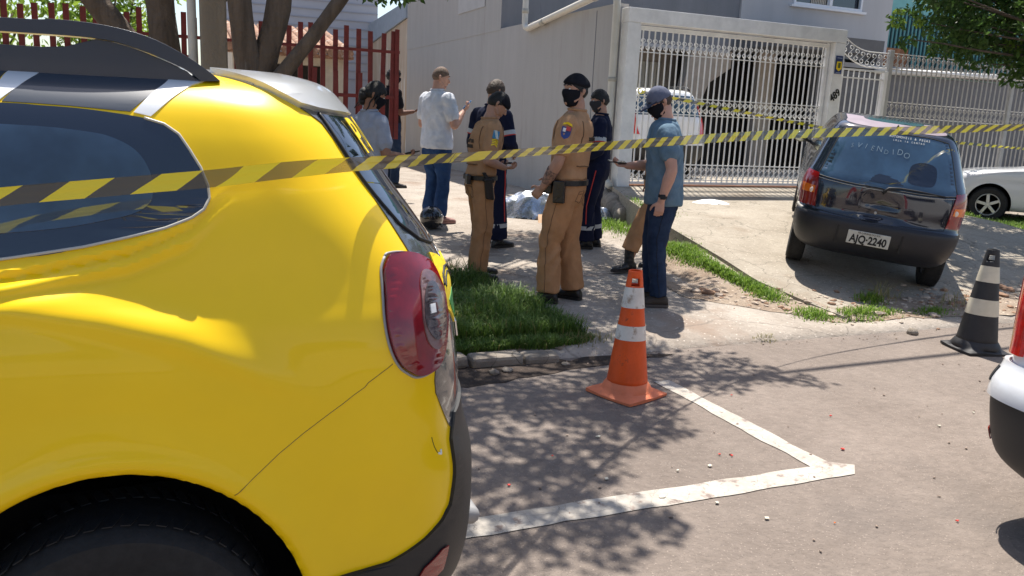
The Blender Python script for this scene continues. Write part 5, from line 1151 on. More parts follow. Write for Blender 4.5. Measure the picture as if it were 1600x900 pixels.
for s in (-1, 1):
    t_ = PP(rp(sh, [(s*.655, .92), (s*.64, .78), (s*.625, .61), (s*.77, .60), (s*.797, .68), (s*.795, .78), (s*.755, .93)]), 'tail_lamp', M['redlens'], .012, step=.02, stepv=.12, thick=.02, rnd=False)
    PP(rp(sh, [(s*.665, .80), (s*.66, .735), (s*.775, .72), (s*.782, .80)]), 'indicator', M['amber'], .015, parent=t_, step=.02, stepv=.12)
    c_ = sh.pt(*sh.rear(s*.69, .755)); MB().ell((c_[0]+.010, c_[1], c_[2]), (.012, .028, .028), 14, 10).build('reversing_lamp', mat('lamp_pale', (.75, .62, .5), .2, coat=1), t_, smooth=True)
    P_ = [(-2.0, .95), (-1.6, .93), (-.9, .93), (-.15, .94), (.0, 1.0), (-.12, 1.27), (-.3, 1.34), (-1.05, 1.34), (-1.25, 1.27), (-1.75, 1.02)]
    patch(sh, sdp(sh, P_, s < 0), 'side_window', M['glass'], root, off=.004, step=.03, stepv=.3)
    mb = MB().ell((-1.62, s*.90, .98), (.05, .10, .065), 14, 10).tube([(-1.66, s*.76, .93), (-1.63, s*.84, .95)], .02, 8); mi_ = mb.build('wing_mirror', M['plastic'], root, smooth=True)
    MB().ell((-1.585, s*.90, .98), (.02, .085, .052), 12, 8).build('mirror_glass', mat('mirror', (.4, .45, .42), .05, metal=1), mi_, smooth=True)
    for x in (0, -2.36): wheel(root, x, s*.70, .275, .28, .18, M['tyre'], M['rim'], out=s)
line_on(sh, rp(sh, [(-.795, .575), (-.74, .565)]), 'bumper_chip', M['silverline'], body, r=.022, off=-.008)
# wiper
y0, z0 = .02, .868; pts = [sh.pt(*sh.rear(y, z)) for y, z in [(-.03, .85), (.02, .90), (.12, .915), (.30, .915), (.58, .90)]]
wp = MB(); wp.tube([(p[0]+.03, p[1], p[2]) for p in pts], [.018, .014, .008, .008, .005], 8).build('wiper', M['blk'], root, smooth=True)
c_ = sh.pt(*sh.rear(-.05, .66)); MB().lathe([(0, .004), (.012, .004), (.013, -.01)], (c_[0]+.035, c_[1], c_[2]), 16, axis='x').build('tailgate_lock', M['silverline'], root, smooth=True)
# roof and plate
PP([(1.0, 13.9), (1.35, 13.45), (1.7, 13.2), (2.0, 13.15), (2.3, 13.2), (2.65, 13.45), (3.0, 13.9), (3.95, 13.9), (3.95, 14.9), (3, 14.9), (2, 14.9), (1, 14.9), (.05, 14.9), (.05, 13.9)], 'roof_panel', ROOFP, .003, step=.04, stepv=.2)
c_ = sh.pt(*sh.rear(0, 1.385)); MB().ell((c_[0]-.03, 0, c_[2]+.03), (.02, .012, .03), 8, 6).build('aerial_base', M['blk'], root, smooth=True)
pl = MB().box(.672, .682, -.26, .15, .345, .475).build('number_plate', mat('plate_grey', (.50, .49, .44), .5, var=.06, vscale=10), root, bevel=.012)
text('AJQ·2240', .105, 'plate_number', M['blk'], frame((.683, -.055, .395), (0, 1, 0), (0, 0, 1)), pl, thick=.001, sx=.84, bold=.0035)
text('PR-LARANJ DO SUL', .028, 'plate_town', M['blk'], frame((.683, -.055, .458), (0, 1, 0), (0, 0, 1)), pl, thick=.001, sx=.9)
for s in (-1, 1): MB().box(.655, .676, s*.31-.055-.01, s*.31-.055+.01, .33, .50).build('plate_recess_edge', M['blk'], root)
def rear_write(sh, s, y0, dy, z, size, m, parent, name, off=.008, sx=.9, dz=0, jit=0):
    random.seed(len(s))
    for i, ch in enumerate(s):
        if ch == ' ': continue
        u, v = sh.rear(y0+dy*i, z+dz*i+random.uniform(-jit, jit)); p = sh.pt(u, v); n = Vector(sh.nrm(u, v)); zz = n.normalized(); x = Vector((0, 1, 0)); x = (x-zz*x.dot(zz)).normalized(); y = zz.cross(x)
        if jit: a = random.uniform(-.25, .15); x, y = x*math.cos(a)+y*math.sin(a), y*math.cos(a)-x*math.sin(a)
        mw = Matrix(((x.x, y.x, zz.x, p[0]+n.x*off), (x.y, y.y, zz.y, p[1]+n.y*off), (x.z, y.z, zz.z, p[2]+n.z*off), (0, 0, 0, 1)))
        text(ch, size*(random.uniform(.75, 1.15) if jit else 1), name, m, mw, parent, thick=.0006, sx=sx, bold=(-.0018 if jit else 0))
CH = mat('chalk', (.26, .35, .42), .8)
rear_write(sh, 'SVIENDIDO', -.40, .066, 1.205, .085, CH, gl, 'window_letter', jit=.014, dz=-.001)
rear_write(sh, 'AUTOMOVEIS & PEÇAS', -.06, .022, 1.335, .034, M['wht'], gl, 'sticker_letter', sx=.8)
rear_write(sh, 'LOJA 16 CENTRO', -.02, .022, 1.305, .026, M['wht'], gl, 'sticker_letter', sx=.8)
MB().ell(tuple(np.array(sh.pt(*sh.rear(-.5, 1.29)))+[.006, 0, 0]), (.003, .02, .02), 10, 6).build('window_sticker', M['wht'], gl)
for c_ in root.children:
    if not c_.name.startswith('wheel'): c_.location.z += .09       # high on its springs
# ---------- silver car behind the gate
SB = [(.22, .70, .50, .3, -3.1, .4), (.32, .80, .62, .35, -3.2, .5), (.5, .83, .67, .36, -3.2, .5), (.66, .83, .66, .36, -3.18, .5), (.8, .835, .62, .36, -3.05, .5), (.95, .82, .60, .36, -2.6, .5), (1.05, .79, .57, .34, -2.1, .5), (1.25, .73, .50, .32, -1.7, .4), (1.42, .67, .43, .3, -1.3, .4), (1.5, .60, .36, .3, -1.1, .4), (1.53, .45, .2, .25, -.9, .3), (1.54, .3, 0, .2, -.6, .3)]
sv = empty('silver_wagon'); tag(sv, 'silver car with tall red tail lamps parked behind the white gate', 'car'); place(sv, (8.10, 12.95, .66), (-.03, -1, 0), (1, -.03, 0))
sh2 = Shell(SB, 2.5, 4); SILV = mat('silver_car', (.78, .79, .80), .35, metal=.1, coat=.8)
shell_body(sh2, 'body', SILV, sv, nv=3, nc=16, ns=30, arches=[(0, .3, .36, .38), (-2.5, .3, .36, .38)], arch_mat=M['well'])
q = lambda L, nm, m, off=.004: patch(sh2, rp(sh2, L), nm, m, sv, off=off, step=.04, stepv=.25)
q([(-.68, 1.06), (-.56, 1.42), (.56, 1.42), (.68, 1.06)], 'rear_window', MATS['sky_tint_glass']); q([(-.76, .24), (-.80, .56), (.80, .56), (.76, .24)], 'bumper', M['plastic'], .012)
for s in (-1, 1):
    q([(s*.60, .72), (s*.62, 1.3), (s*.735, 1.26), (s*.81, .95), (s*.80, .74)], 'tail_lamp', mat('lamp_red_bright', (.60, .02, .015), .15, coat=1), .012)
    MB().tube([(.25, s*.55, 1.52), (.15, s*.56, 1.58), (-1.0, s*.56, 1.60), (-1.3, s*.56, 1.52)], .016, 8).build('roof_rail', M['plastic'], sv, smooth=True)
    for x in (0, -2.5): wheel(sv, x, s*.72, .3, .3, .18, M['tyre'], M['rim'], out=s)
pl2 = MB().box(.672, .68, -.2, .2, .60, .72).build('number_plate', MATS['plate_grey'], sv)
# ---------- white car at the right
WB = [(.20, .68, .55, .3, -3.1, .45), (.28, .76, .70, .35, -3.18, .5), (.5, .79, .76, .36, -3.2, .5), (.65, .79, .74, .36, -3.15, .5), (.78, .79, .72, .36, -3.02, .55), (.86, .775, .70, .36, -2.7, .6), (.93, .76, .66, .34, -1.98, .5), (1.05, .72, .4, .32, -1.75, .4), (1.2, .66, .25, .3, -1.45, .4), (1.32, .61, .12, .3, -1.2, .4), (1.38, .5, .0, .25, -1.0, .3), (1.40, .3, -.2, .2, -.8, .3)]
wc = empty('white_car'); tag(wc, 'white car with five spoke wheel cut off by the right frame edge', 'car'); place(wc, (14.86, 8.16, .20), (.64, -.77, 0), (.77, .64, 0))
sh3 = Shell(WB, 2.4, 4)
shell_body(sh3, 'body', mat('white_car_paint', (.62, .63, .65), .3, coat=.8), wc, nv=5, nc=16, ns=60, arches=[(0, .29, .34, .36), (-2.45, .29, .34, .36)], arch_mat=M['well'])
for s in (-1, 1):
    P_ = [(-1.9, .95), (-1.2, .93), (-.2, .95), (.1, 1.02), (-.1, 1.26), (-1.05, 1.3), (-1.5, 1.14)]
    patch(sh3, sdp(sh3, P_, s < 0), 'side_window', M['glass'], wc, off=.004, step=.03, stepv=.3)
    line_on(sh3, sdp(sh3, [(-1.82, .95), (-1.86, .7), (-1.84, .5), (-1.8, .28)], s < 0), 'door_gap', M['rubber'], wc, r=.004)
    line_on(sh3, sdp(sh3, [(-3.0, .66), (-2.0, .68), (-.9, .69)], s < 0), 'crease', M['silverline'], wc, r=.003)
    for x in (0, -2.45): wheel(wc, x, s*.70, .29, .295, .19, M['tyre'], M['rim'], out=s)
    MB().ell((-1.55, s*.86, .98), (.06, .10, .06), 12, 8).build('wing_mirror', M['plastic'], wc, smooth=True)
patch(sh3, [sh3.front(y, z) for y, z in [(-.58, .98), (-.5, 1.3), (.5, 1.3), (.58, .98)]], 'windscreen', M['glass'], wc, off=.004, step=.04, stepv=.3)
MB().tube([(-1.95, -.55, .965), (-1.85, -.1, .985)], .012, 6).tube([(-1.95, .1, .965), (-1.85, .5, .985)], .012, 6).build('wipers', M['blk'], wc)
# ---------- white and red service vehicle, only its rear corner in frame
VB = [(.24, .86, .10, .25, -4.6, .5), (.32, .93, .17, .28, -4.75, .5), (.48, .955, .205, .28, -4.8, .5), (.60, .96, .20, .28, -4.8, .5), (.70, .955, .13, .26, -4.75, .5), (.95, .955, .12, .26, -4.6, .6), (1.15, .95, .11, .26, -4.2, .7), (1.5, .93, .08, .26, -3.7, .7), (1.9, .89, .04, .26, -3.3, .6), (2.2, .84, .0, .28, -3.1, .5), (2.35, .70, -.1, .3, -2.9, .5), (2.4, .4, -.3, .3, -2.7, .4)]
sv_ = empty('service_van'); tag(sv_, 'white van with red vertical tail lamp, only its rear corner at the right frame edge', 'van')
place(sv_, (3.25, 1.27, 0), (-1, 0, 0), (0, -1, 0))
sh4 = Shell(VB, 3.2, 6.5)
shell_body(sh4, 'body', mat('van_white', (.66, .67, .69), .3, coat=.8), sv_, nv=4, nc=20, ns=50, arches=[(-.75, .34, .40, .42), (-3.7, .34, .40, .42)], arch_mat=M['well'])
fl = lambda L: [(4-u, v) for u, v in L]
for f_ in (fl, lambda L: L):
    patch(sh4, f_([(.94, 4.1), (.94, 7.6), (1.10, 7.8), (1.52, 7.7), (1.54, 4.15)]), 'tail_lamp', mat('van_lamp', (.60, .012, .008), .12, coat=1, var=.4, vscale=20), sv_, off=.022, step=.02, stepv=.12, thick=.03)
    patch(sh4, f_([(.95, 1.15), (1.15, 1.5), (1.35, 1.5), (1.3, 1.2)]), 'reflector', M['redlens'], sv_, off=.02, step=.02, stepv=.12)
patch(sh4, [(.80, .05), (.80, 2.55), (1.2, 2.55), (2, 2.55), (2.8, 2.55), (3.2, 2.55), (3.2, .05)], 'lower_bumper', M['plastic'], sv_, off=.012, step=.04, stepv=.2, thick=.02)
bp_ = patch(sh4, [(.80, 2.6), (.80, 3.85), (1.2, 3.95), (2, 3.95), (2.8, 3.95), (3.2, 3.85), (3.2, 2.6)], 'upper_bumper', MATS['van_white'], sv_, off=.028, step=.04, stepv=.2, thick=.03)
for f_ in (fl, lambda L: L):
    patch(sh4, f_([(.86, 2.9), (.86, 3.6), (1.02, 3.65), (1.02, 2.85)]), 'bumper_recess', mat('recess_grey', (.12, .13, .15), .5), bp_, off=.031, step=.02, stepv=.12, rnd=True)
    for uu in (.885, .935, .985): patch(sh4, f_([(uu-.018, 3.0), (uu-.018, 3.5), (uu+.018, 3.5), (uu+.018, 3.0)]), 'grille_block', MATS['van_white'], bp_, off=.036, step=.01, stepv=.12, rnd=True)
    patch(sh4, f_([(1.28, 3.0), (1.28, 3.6), (1.36, 3.6), (1.36, 3.0)]), 'side_clip', M['plastic'], bp_, off=.033, step=.02, stepv=.12)
for s in (-1, 1):
    for x in (-.75, -3.7): wheel(sv_, x, s*.82, .34, .34, .22, M['tyre'], M['rim'], out=s)
    patch(sh4, sdp(sh4, [(-2.3, 1.3), (-2.3, 1.9), (-3.1, 1.9), (-3.6, 1.35)], s < 0), 'side_window', M['glass'], sv_, off=.004, step=.04, stepv=.3)
TAPE1 = [(-0.526, 1.669, 1.385), (-0.312, 1.772, 1.406), (-0.129, 1.81, 1.422), (0.066, 1.822, 1.441), (0.157, 1.825, 1.453), (0.225, 1.831, 1.461), (0.296, 1.842, 1.468), (0.376, 1.887, 1.472), (0.455, 1.965, 1.472), (0.581, 2.133, 1.468), (0.786, 2.433, 1.461), (1.033, 2.749, 1.455), (2.4, 3.955, 1.48), (3.949, 4.761, 1.546), (5.549, 5.104, 1.62), (7.316, 5.268, 1.708), (9.431, 5.399, 1.801)]
# ============================================================ cones
def cone(loc, rz, kind):
    T_ = Matrix.Identity(4)
    if kind == 'orange':
        body_m = mat('cone_orange', (.74, .095, .012), .5, var=.12, vscale=8, stain=((.26, .06, .03), 16, .60), bump=.1); band_m = mat('cone_white', (.68, .66, .60), .5, var=.1, vscale=12, stain=((.34, .26, .19), 13, .53)); base_m = mat('cone_base_orange', (.72, .20, .09), .6, var=.1, vscale=10, stain=((.35, .12, .07), 10, .6))
        r = empty('traffic_cone', loc, rz); tag(r, 'tall orange traffic cone with two dirty white bands on the asphalt', 'traffic cone'); H_ = .75; bands = [(.345, .43), (.535, .655)]; r0, r1 = .128, .040
    else:
        body_m = mat('cone_black', (.022, .022, .025), .6, var=.2, vscale=12, stain=((.12, .11, .10), 12, .66)); band_m = mat('cone_cream', (.58, .53, .42), .5, var=.08, vscale=12, stain=((.36, .31, .24), 14, .62)); base_m = body_m
        r = empty('traffic_cone', loc, rz); tag(r, 'black traffic cone with two cream bands near the dark hatchback', 'traffic cone'); H_ = .78; bands = [(.285, .405), (.535, .655)]; r0, r1 = .150, .042
    rad = lambda z: r0+(r1-r0)*(z-.03)/(H_-.03)
    # base: rounded square with turned corners
    n = 64; V = []; F = []
    rings = [(.205, .000, 1), (.205, .014, 1), (.18, .024, .9), (r0+.022, .034, .2), (r0+.014, .055, 0), (r0+.004, .07, 0), (rad(.085), .085, 0)]
    for q, z, sq in rings:
        for k in range(n):
            th = 2*math.pi*k/n; m_ = max(abs(math.cos(th)), abs(math.sin(th))); f = 1/(m_**(.85*sq)); w = .006*math.sin(th*3+1)*sq
            V.append((q*.88**sq*f*math.cos(th), q*.88**sq*f*math.sin(th), z+max(0, w)*(1 if z > 0 else 0)))
    for i in range(len(rings)-1):
        for k in range(n): F.append((i*n+k, i*n+(k+1) % n, (i+1)*n+(k+1) % n, (i+1)*n+k))
    F.append(tuple(range(n-1, -1, -1)))
    mesh('base', V, F, base_m, r, smooth=True, sharp=50)
    holes = [(0, 1), (math.pi, 1)]
    V = []; F = []; zs = list(np.linspace(.075, H_-.10, 22))+[H_-.085, H_-.07, H_-.055, H_-.04, H_-.025, H_-.015, H_-.005, H_]; n = 48
    dent = lambda z, th: 1+.012*mnoise.noise(Vector((math.cos(th)*2, math.sin(th)*2, z*7)))
    for z in zs:
        for k in range(n): th = 2*math.pi*k/n; q = rad(z)*dent(z, th); V.append((q*math.cos(th), q*math.sin(th), z))
    for i in range(len(zs)-1):
        zc = (zs[i]+zs[i+1])/2
        for k in range(n):
            if H_-.085 < zc < H_-.035 and (k % 24) in (2, 3, 4, 5, 6, 7, 8, 9): continue      # grip holes
            F.append((i*n+k, i*n+(k+1) % n, (i+1)*n+(k+1) % n, (i+1)*n+k))
    b = mesh('cone_body', V, F, body_m, r, smooth=True); so = b.modifiers.new('s', 'SOLIDIFY'); so.thickness = .004
    for z0, z1 in bands:
        V = []; F = []; zz = np.linspace(z0, z1, 8)
        for z in zz:
            for k in range(n): th = 2*math.pi*k/n; q = rad(z)*dent(z, th)+.0025; V.append((q*math.cos(th), q*math.sin(th), z+.002*math.sin(th*2)))
        for i in range(7):
            for k in range(n): F.append((i*n+k, i*n+(k+1) % n, (i+1)*n+(k+1) % n, (i+1)*n+k))
        mesh('band', V, F, band_m, r, smooth=True)
    return r
cone((2.44, 3.96, .004), R_(20), 'orange'); c2 = cone((5.62, 4.13, .004), R_(-15), 'black')
c2.rotation_euler = (R_(0), R_(1.0), R_(-15))
# ============================================================ barrier tapes
TY = mat('tape_yellow', (.85, .74, .03), .35, alpha=.86, coat=.3); TK = mat('tape_black', (.085, .078, .055), .35, alpha=.74, coat=.4)
def tape(name, pts, w, seg, tilt, lab, twist=None, m0=TY, m1=TK, shear=1.0, sag=0):
    """long flexible ribbon with slanted yellow and black stripes"""
    pts = [Vector(p) for p in pts]; Ls = [0]
    for i in range(1, len(pts)): Ls.append(Ls[-1]+(pts[i]-pts[i-1]).length)
    tot = Ls[-1]
    def at(s_):
        s_ = min(max(s_, 0), tot); i = 0
        while i < len(pts)-2 and Ls[i+1] < s_: i += 1
        t = (s_-Ls[i])/(Ls[i+1]-Ls[i]); a = pts[max(i-1, 0)]; b = pts[i]; c = pts[i+1]; d = pts[min(i+2, len(pts)-1)]
        return .5*((2*b)+(c-a)*t+(2*a-5*b+4*c-d)*t*t+(3*b-a-3*c+d)*t**3)
    def fr(s_):
        t = (at(s_+.01)-at(s_-.01)).normalized(); up = Vector((0, 0, 1)); up = (up-t*up.dot(t)).normalized(); n = t.cross(up)
        a = R_(tilt+(twist(s_/tot) if twist else 0)); return up*math.cos(a)+n*math.sin(a), n
    V = []; F = []; MI = []; rows = 6; ds = seg/6; N = int(tot/ds)
    for i in range(N+1):
        s0 = i*ds
        wl_ = w*(1+.7*min(1, max(0, (s0-2.2)/4))) if w < .043 else w
        for j in range(rows+1):
            y = (j/rows-.5)*wl_; ss = s0-y*shear; u, n = fr(ss); crease = .0015*math.sin(j*2.1)+.002*mnoise.noise(Vector((ss*3, j*.4, 0)))
            V.append(at(ss)+u*y+n*crease)
    for i in range(N):
        for j in range(rows): F.append((i*(rows+1)+j, (i+1)*(rows+1)+j, (i+1)*(rows+1)+j+1, i*(rows+1)+j+1)); MI.append((i//6) % 2)
    o = mesh(name, V, F, m0, None, smooth=True, mats=[m0, m1], midx=MI); return tag(o, lab, 'tape')
tape('barrier_tape', TAPE1, .040, .082, 12, 'long yellow and black barrier tape stretched across the whole street scene', twist=lambda t: 22*math.sin(t*9)+12*mnoise.noise(Vector((t*25, 0, 0))), shear=-1.5)
tape('barrier_tape', [(6.25, 10.38, 2.02), (7.6, 10.30, 1.86), (9.0, 10.2, 1.69), (10.2, 10.05, 1.57), (12.5, 9.85, 1.48), (14.5, 10.1, 1.42), (17, 10.6, 1.36)], .045, .10, 10, 'second yellow and black tape running from the gate top corner behind the dark car', twist=lambda t: 30*math.sin(t*40), shear=-1.0)
kn = MB(); random.seed(5)
for k in range(4):
    a = random.random()*6; kn.tube([(6.25+.035*math.cos(a+t*6.28)*(1-.2*k/4), 10.40+.03*math.sin(a+t*5), 2.03+.04*math.sin(a+t*6.28)) for t in np.linspace(0, .9, 10)], .007, 5, flat=.5)
bpy.data.objects['barrier_tape.001'].name
k_ = kn.build('tape_knot', TY, smooth=True); k_.parent = bpy.data.objects['barrier_tape.001']
# ============================================================ covered body, cardboard, helmet, litter
def ground_blob(name, cx, cy, rx, ry, rz, rot, hf, m, lab, cat, n=70, seed=0):
    V = []; F = []; c, s = math.cos(rot), math.sin(rot)
    for j in range(n+1):
        for i in range(n+1):
            x, y = -1.15+2.3*i/n, -1.15+2.3*j/n; wx, wy = cx+(x*rx*c-y*ry*s), cy+(x*rx*s+y*ry*c); h = hf(x, y)
            V.append((wx, wy, gz(wx, wy)+.004+max(0, h)*rz))
    keep = [hf(-1.15+2.3*(i+.5)/n, -1.15+2.3*(j+.5)/n) > -.02 for j in range(n) for i in range(n)]
    for j in range(n):
        for i in range(n):
            if keep[j*n+i]: F.append((j*(n+1)+i, j*(n+1)+i+1, (j+1)*(n+1)+i+1, (j+1)*(n+1)+i))
    o = mesh(name, V, F, m, smooth=True); return tag(o, lab, cat)
def hum(x, y):
    base = 1-(abs(x)**3.2)-(abs(y)/(.62+.25*math.cos(x*2.2)))**2.4; prof = .72+.28*math.cos(x*3.0+.6)
    cr_ = .22*ridged(Vector((x*3.1, y*2.2, 0)))+.12*mnoise.noise(Vector((x*8, y*7, 3)))+.10*ridged(Vector((x*7+2, y*5, 5)))
    edge = .12*mnoise.noise(Vector((x*4, y*4, 9)))
    return (base*.95*prof+cr_*.55*(base > -.1)+edge) if base > -.35 else -1
FOIL = mat('silver_blanket', (.50, .53, .57), .22, metal=.75, bump=.6, bscale=14, var=.15, vscale=5)
ground_blob('emergency_blanket', 4.78, 10.1, .98, .42, .34, R_(-14), hum, FOIL, 'crumpled silver emergency blanket covering a lying form on the pavement by the wall', 'blanket')
cb = MB().obox((0, 0, .03), (.22, 0, 0), (0, .13, .02), (0, -.0005, .003)).build('cardboard', mat('cardboard', (.42, .27, .16), .85, var=.1, vscale=8)); cb.location = (4.62, 9.62, gz(4.62, 9.62)+.02); cb.rotation_euler = (R_(12), R_(-4), R_(-24)); tag(cb, 'flat piece of brown cardboard beside the silver blanket', 'cardboard')
bl = ground_blob('dark_bag', 5.0, 9.55, .32, .13, .13, R_(-20), lambda x, y: 1-x*x-y*y+.2*mnoise.noise(Vector((x*4, y*4, 1))), mat('bag_black', (.012, .012, .016), .4, coat=.2), 'small black bag on the ground in front of the silver blanket', 'bag', n=26)
hm = empty('motorcycle_helmet', (2.80, 9.25, gz(2.8, 9.25))); tag(hm, 'black motorcycle helmet on the ground at the feet of the man in white', 'helmet')
V = []; F = []
HB_ = MB().ell((0, 0, .14), (.125, .155, .14), 28, 20)
HB_.V = [(x, y*(1.12 if (y > 0 and z < .12) else 1), max(z, .012)) for x, y, z in HB_.V]; HB_.build('helmet_shell', mat('helmet_black', (.012, .012, .014), .22, coat=1), hm, smooth=True)
MB().ell((0, .03, .15), (.122, .135, .055), 24, 10).build('visor', mat('visor_grey', (.10, .11, .12), .12, coat=1), hm, smooth=True)
MB().tube([(-.12, .06, .05), (0, .18, .045), (.12, .06, .05)], .018, 8).build('chin_bar', mat('helmet_grey', (.16, .16, .17), .3, coat=1), hm, smooth=True); hm.rotation_euler = (0, 0, R_(-60))
pp = ground_blob('crumpled_paper', 6.73, 9.12, .26, .10, .05, R_(-12), lambda x, y: (1-abs(x)**2.5-abs(y)**2.5)*.6+.5*ridged(Vector((x*2.5, y*3, 4)))*(1-x*x)*(1-y*y), M['wht'], 'crumpled white paper lying on the ramp before the gate', 'paper', n=24)
lt = ground_blob('paper_scrap', 1.93, 4.95, .045, .03, .02, .3, lambda x, y: 1-abs(x)-abs(y)*.8+.3*mnoise.noise(Vector((x*3, y*3, 8))), mat('pale_paper', (.55, .56, .66), .7), 'small pale paper scrap in the grass above the kerb', 'paper', n=8)
# rubble and shards
def rock(mb, c, r, seed):
    V = []; F = []; n, m = 7, 5; random.seed(seed); off = random.random()*99
    rot = Matrix.Rotation(random.random()*6, 3, 'Z'); sq = (random.uniform(.7, 1.3), random.uniform(.6, 1), random.uniform(.3, .55))
    for i in range(m+1):
        ph = math.pi*i/m
        for k in range(n):
            th = 2*math.pi*k/n; d = Vector((math.sin(ph)*math.cos(th), math.sin(ph)*math.sin(th), math.cos(ph))); q = r*(1+.45*mnoise.noise(d*1.6+Vector((off, 0, 0))))
            V.append(rot @ Vector((d.x*q*sq[0], d.y*q*sq[1], d.z*q*sq[2]))+Vector(c))
    for i in range(m):
        for k in range(n): F.append((i*n+k, (i+1)*n+k, (i+1)*n+(k+1) % n, i*n+(k+1) % n))
    mb.add(V, F)
random.seed(11); mb = MB(); mb2 = MB(); BIG = []
for i in range(900):
    t = random.random(); x = 4.3+4.6*t; y = 5.05+random.gauss(0, .17)+.35*(x < 5.2)*(1-(x-4.3)/.9)+random.random()*.25
    if x < 5: y = 5.9-(x-4.3)*1.0+random.gauss(0, .16)
    r = random.choice([.008, .012, .015, .02, .03])*random.uniform(.7, 1.2)
    if r > .028 and len(BIG) < 26: BIG.append((x, y, r*random.uniform(1.3, 2.2))); continue
    rock(mb if i % 3 else mb2, (x, y, gz(x, y)+r*.25), r, i)
tag(mb.build('rubble', mat('rubble_stone', (.42, .34, .27), .9, var=.25, vscale=12)), kind='stuff'); tag(mb2.build('brick_crumbs', mat('rubble_brown', (.28, .17, .11), .9, var=.25, vscale=12)), kind='stuff')
random.seed(12); mb = MB()
for i in range(280):
    x, y = random.uniform(-1, 9), random.uniform(1.0, 4.7)
    if random.random() < .4: y = 4.66-abs(random.gauss(0, .06))
    rock(mb, (x, y, .006), random.uniform(.003, .009), i+2000)
tag(mb.build('road_grit', mat('grit', (.26, .20, .16), .9, var=.4, vscale=40)), kind='stuff')
place_words = ['beside the ramp edge', 'near the dark hatchback wheel', 'at the foot of the ramp', 'between the grass tufts and road', 'by the broken kerb line']
for i, (x, y, r) in enumerate(BIG):
    b = MB(); rock(b, (0, 0, 0), r, 500+i); o = b.build('broken_stone', MATS['rubble_stone'] if i % 3 else MATS['rubble_brown'], sharp=30); o.location = (x, y, gz(x, y)+r*.2)
    tag(o, 'broken pale stone chunk in the rubble along the ramp foot', 'stone', 'stone chunks in the rubble')
for (x, y, r, l) in [(1.80, 4.50, .045, 'rounded pale stone against the kerb near the yellow car bumper'), (1.90, 4.53, .05, 'second larger pale stone touching the first by the kerb'), (2.33, 4.56, .035, 'small white stone in the gutter below the grass'), (5.52, 4.62, .06, 'oval brown stone left of the black cone'), (1.5, 4.5, .06, 'lump of broken kerb beside the yellow car')]:
    b = MB(); rock(b, (0, 0, 0), r, int(r*900)); o = b.build('stone', CURB, smooth=True); o.location = (x, y, r*.3); tag(o, l, 'stone')
SH = [(1.30, 3.02, 'red'), (2.43, 3.03, 'red'), (2.48, 3.0, 'red'), (3.05, 3.75, 'red'), (1.62, 3.25, 'red'), (1.95, 3.4, 'pale'), (2.3, 2.93, 'pale'), (2.12, 2.93, 'pale'), (2.22, 2.42, 'pale'), (1.9, 2.72, 'pale'), (2.1, 2.60, 'pale'), (2.47, 2.3, 'orange'), (3.9, 3.0, 'pale'), (4.3, 3.1, 'pale'), (3.4, 3.3, 'red'), (1.75, 2.95, 'pale'), (3.0, 2.15, 'red'), (3.1, 2.9, 'red')]
for i, (x, y, c) in enumerate(SH):
    r = random.uniform(.006, .012) if c != 'pale' else random.uniform(.008, .018); a = random.random()*6; n = random.choice([3, 4, 5]); sx_ = random.uniform(.5, 1)
    poly = [(math.cos(a+k*6.283/n+random.uniform(-.3, .3))*r, math.sin(a+k*6.283/n)*r*sx_) for k in range(n)]
    o = MB().prism(poly, 0, .004, plane='xy').build('plastic_shard', {'red': M['red'], 'pale': mat('shard_pale', (.55, .52, .42), .5), 'orange': M['amber']}[c]); o.location = (x, y, .006); o.rotation_euler = (R_(random.uniform(-8, 8)), R_(random.uniform(-8, 8)), 0)
    tag(o, {'red': 'tiny red plastic shard lying on the asphalt', 'pale': 'small pale plastic chip lying on the asphalt', 'orange': 'single orange plastic shard on the asphalt below the white line'}[c], 'shard', None if c == 'orange' else c+' plastic shards on the road')
# overhead cable whose shadow crosses the road
cbm = tag(MB().tube([(-6+x, 6.15+.02*x, 5.9-.12*math.sin(x/26*math.pi)) for x in np.linspace(0, 26, 30)], .028, 6).build('overhead_cable', M['rubber'], smooth=True), 'black overhead cable above the pavement', 'cable')
# ============================================================ grass
def grass(name, pts, h, m, seed, kind_lab=None, wdt=.006, lean=.5):
    rnd = random.Random(seed); V = []; F = []
    for (x, y, hm) in pts:
        hh = h*hm*rnd.uniform(.45, 1.15); a = rnd.random()*6.283; l = rnd.uniform(.15, lean)*hh; w = wdt*rnd.uniform(.6, 1.3); dx, dy = math.cos(a), math.sin(a); px, py = -dy*w, dx*w; z = gz(x, y)-.005; n = len(V)
        for t, ww in ((0, 1), (.45, .85), (.8, .5)):
            ox, oy, oz = dx*l*t*t, dy*l*t*t, hh*t*(1-.18*t*t); V += [(x+ox-px*ww/2, y+oy-py*ww/2, z+oz), (x+ox+px*ww/2, y+oy+py*ww/2, z+oz)]
        V.append((x+dx*l, y+dy*l, z+hh*(.86-.25*rnd.random())))
        F += [(n, n+1, n+3, n+2), (n+2, n+3, n+5, n+4), (n+4, n+5, n+6)]
    o = mesh(name, V, F, m); return tag(o, kind='stuff')
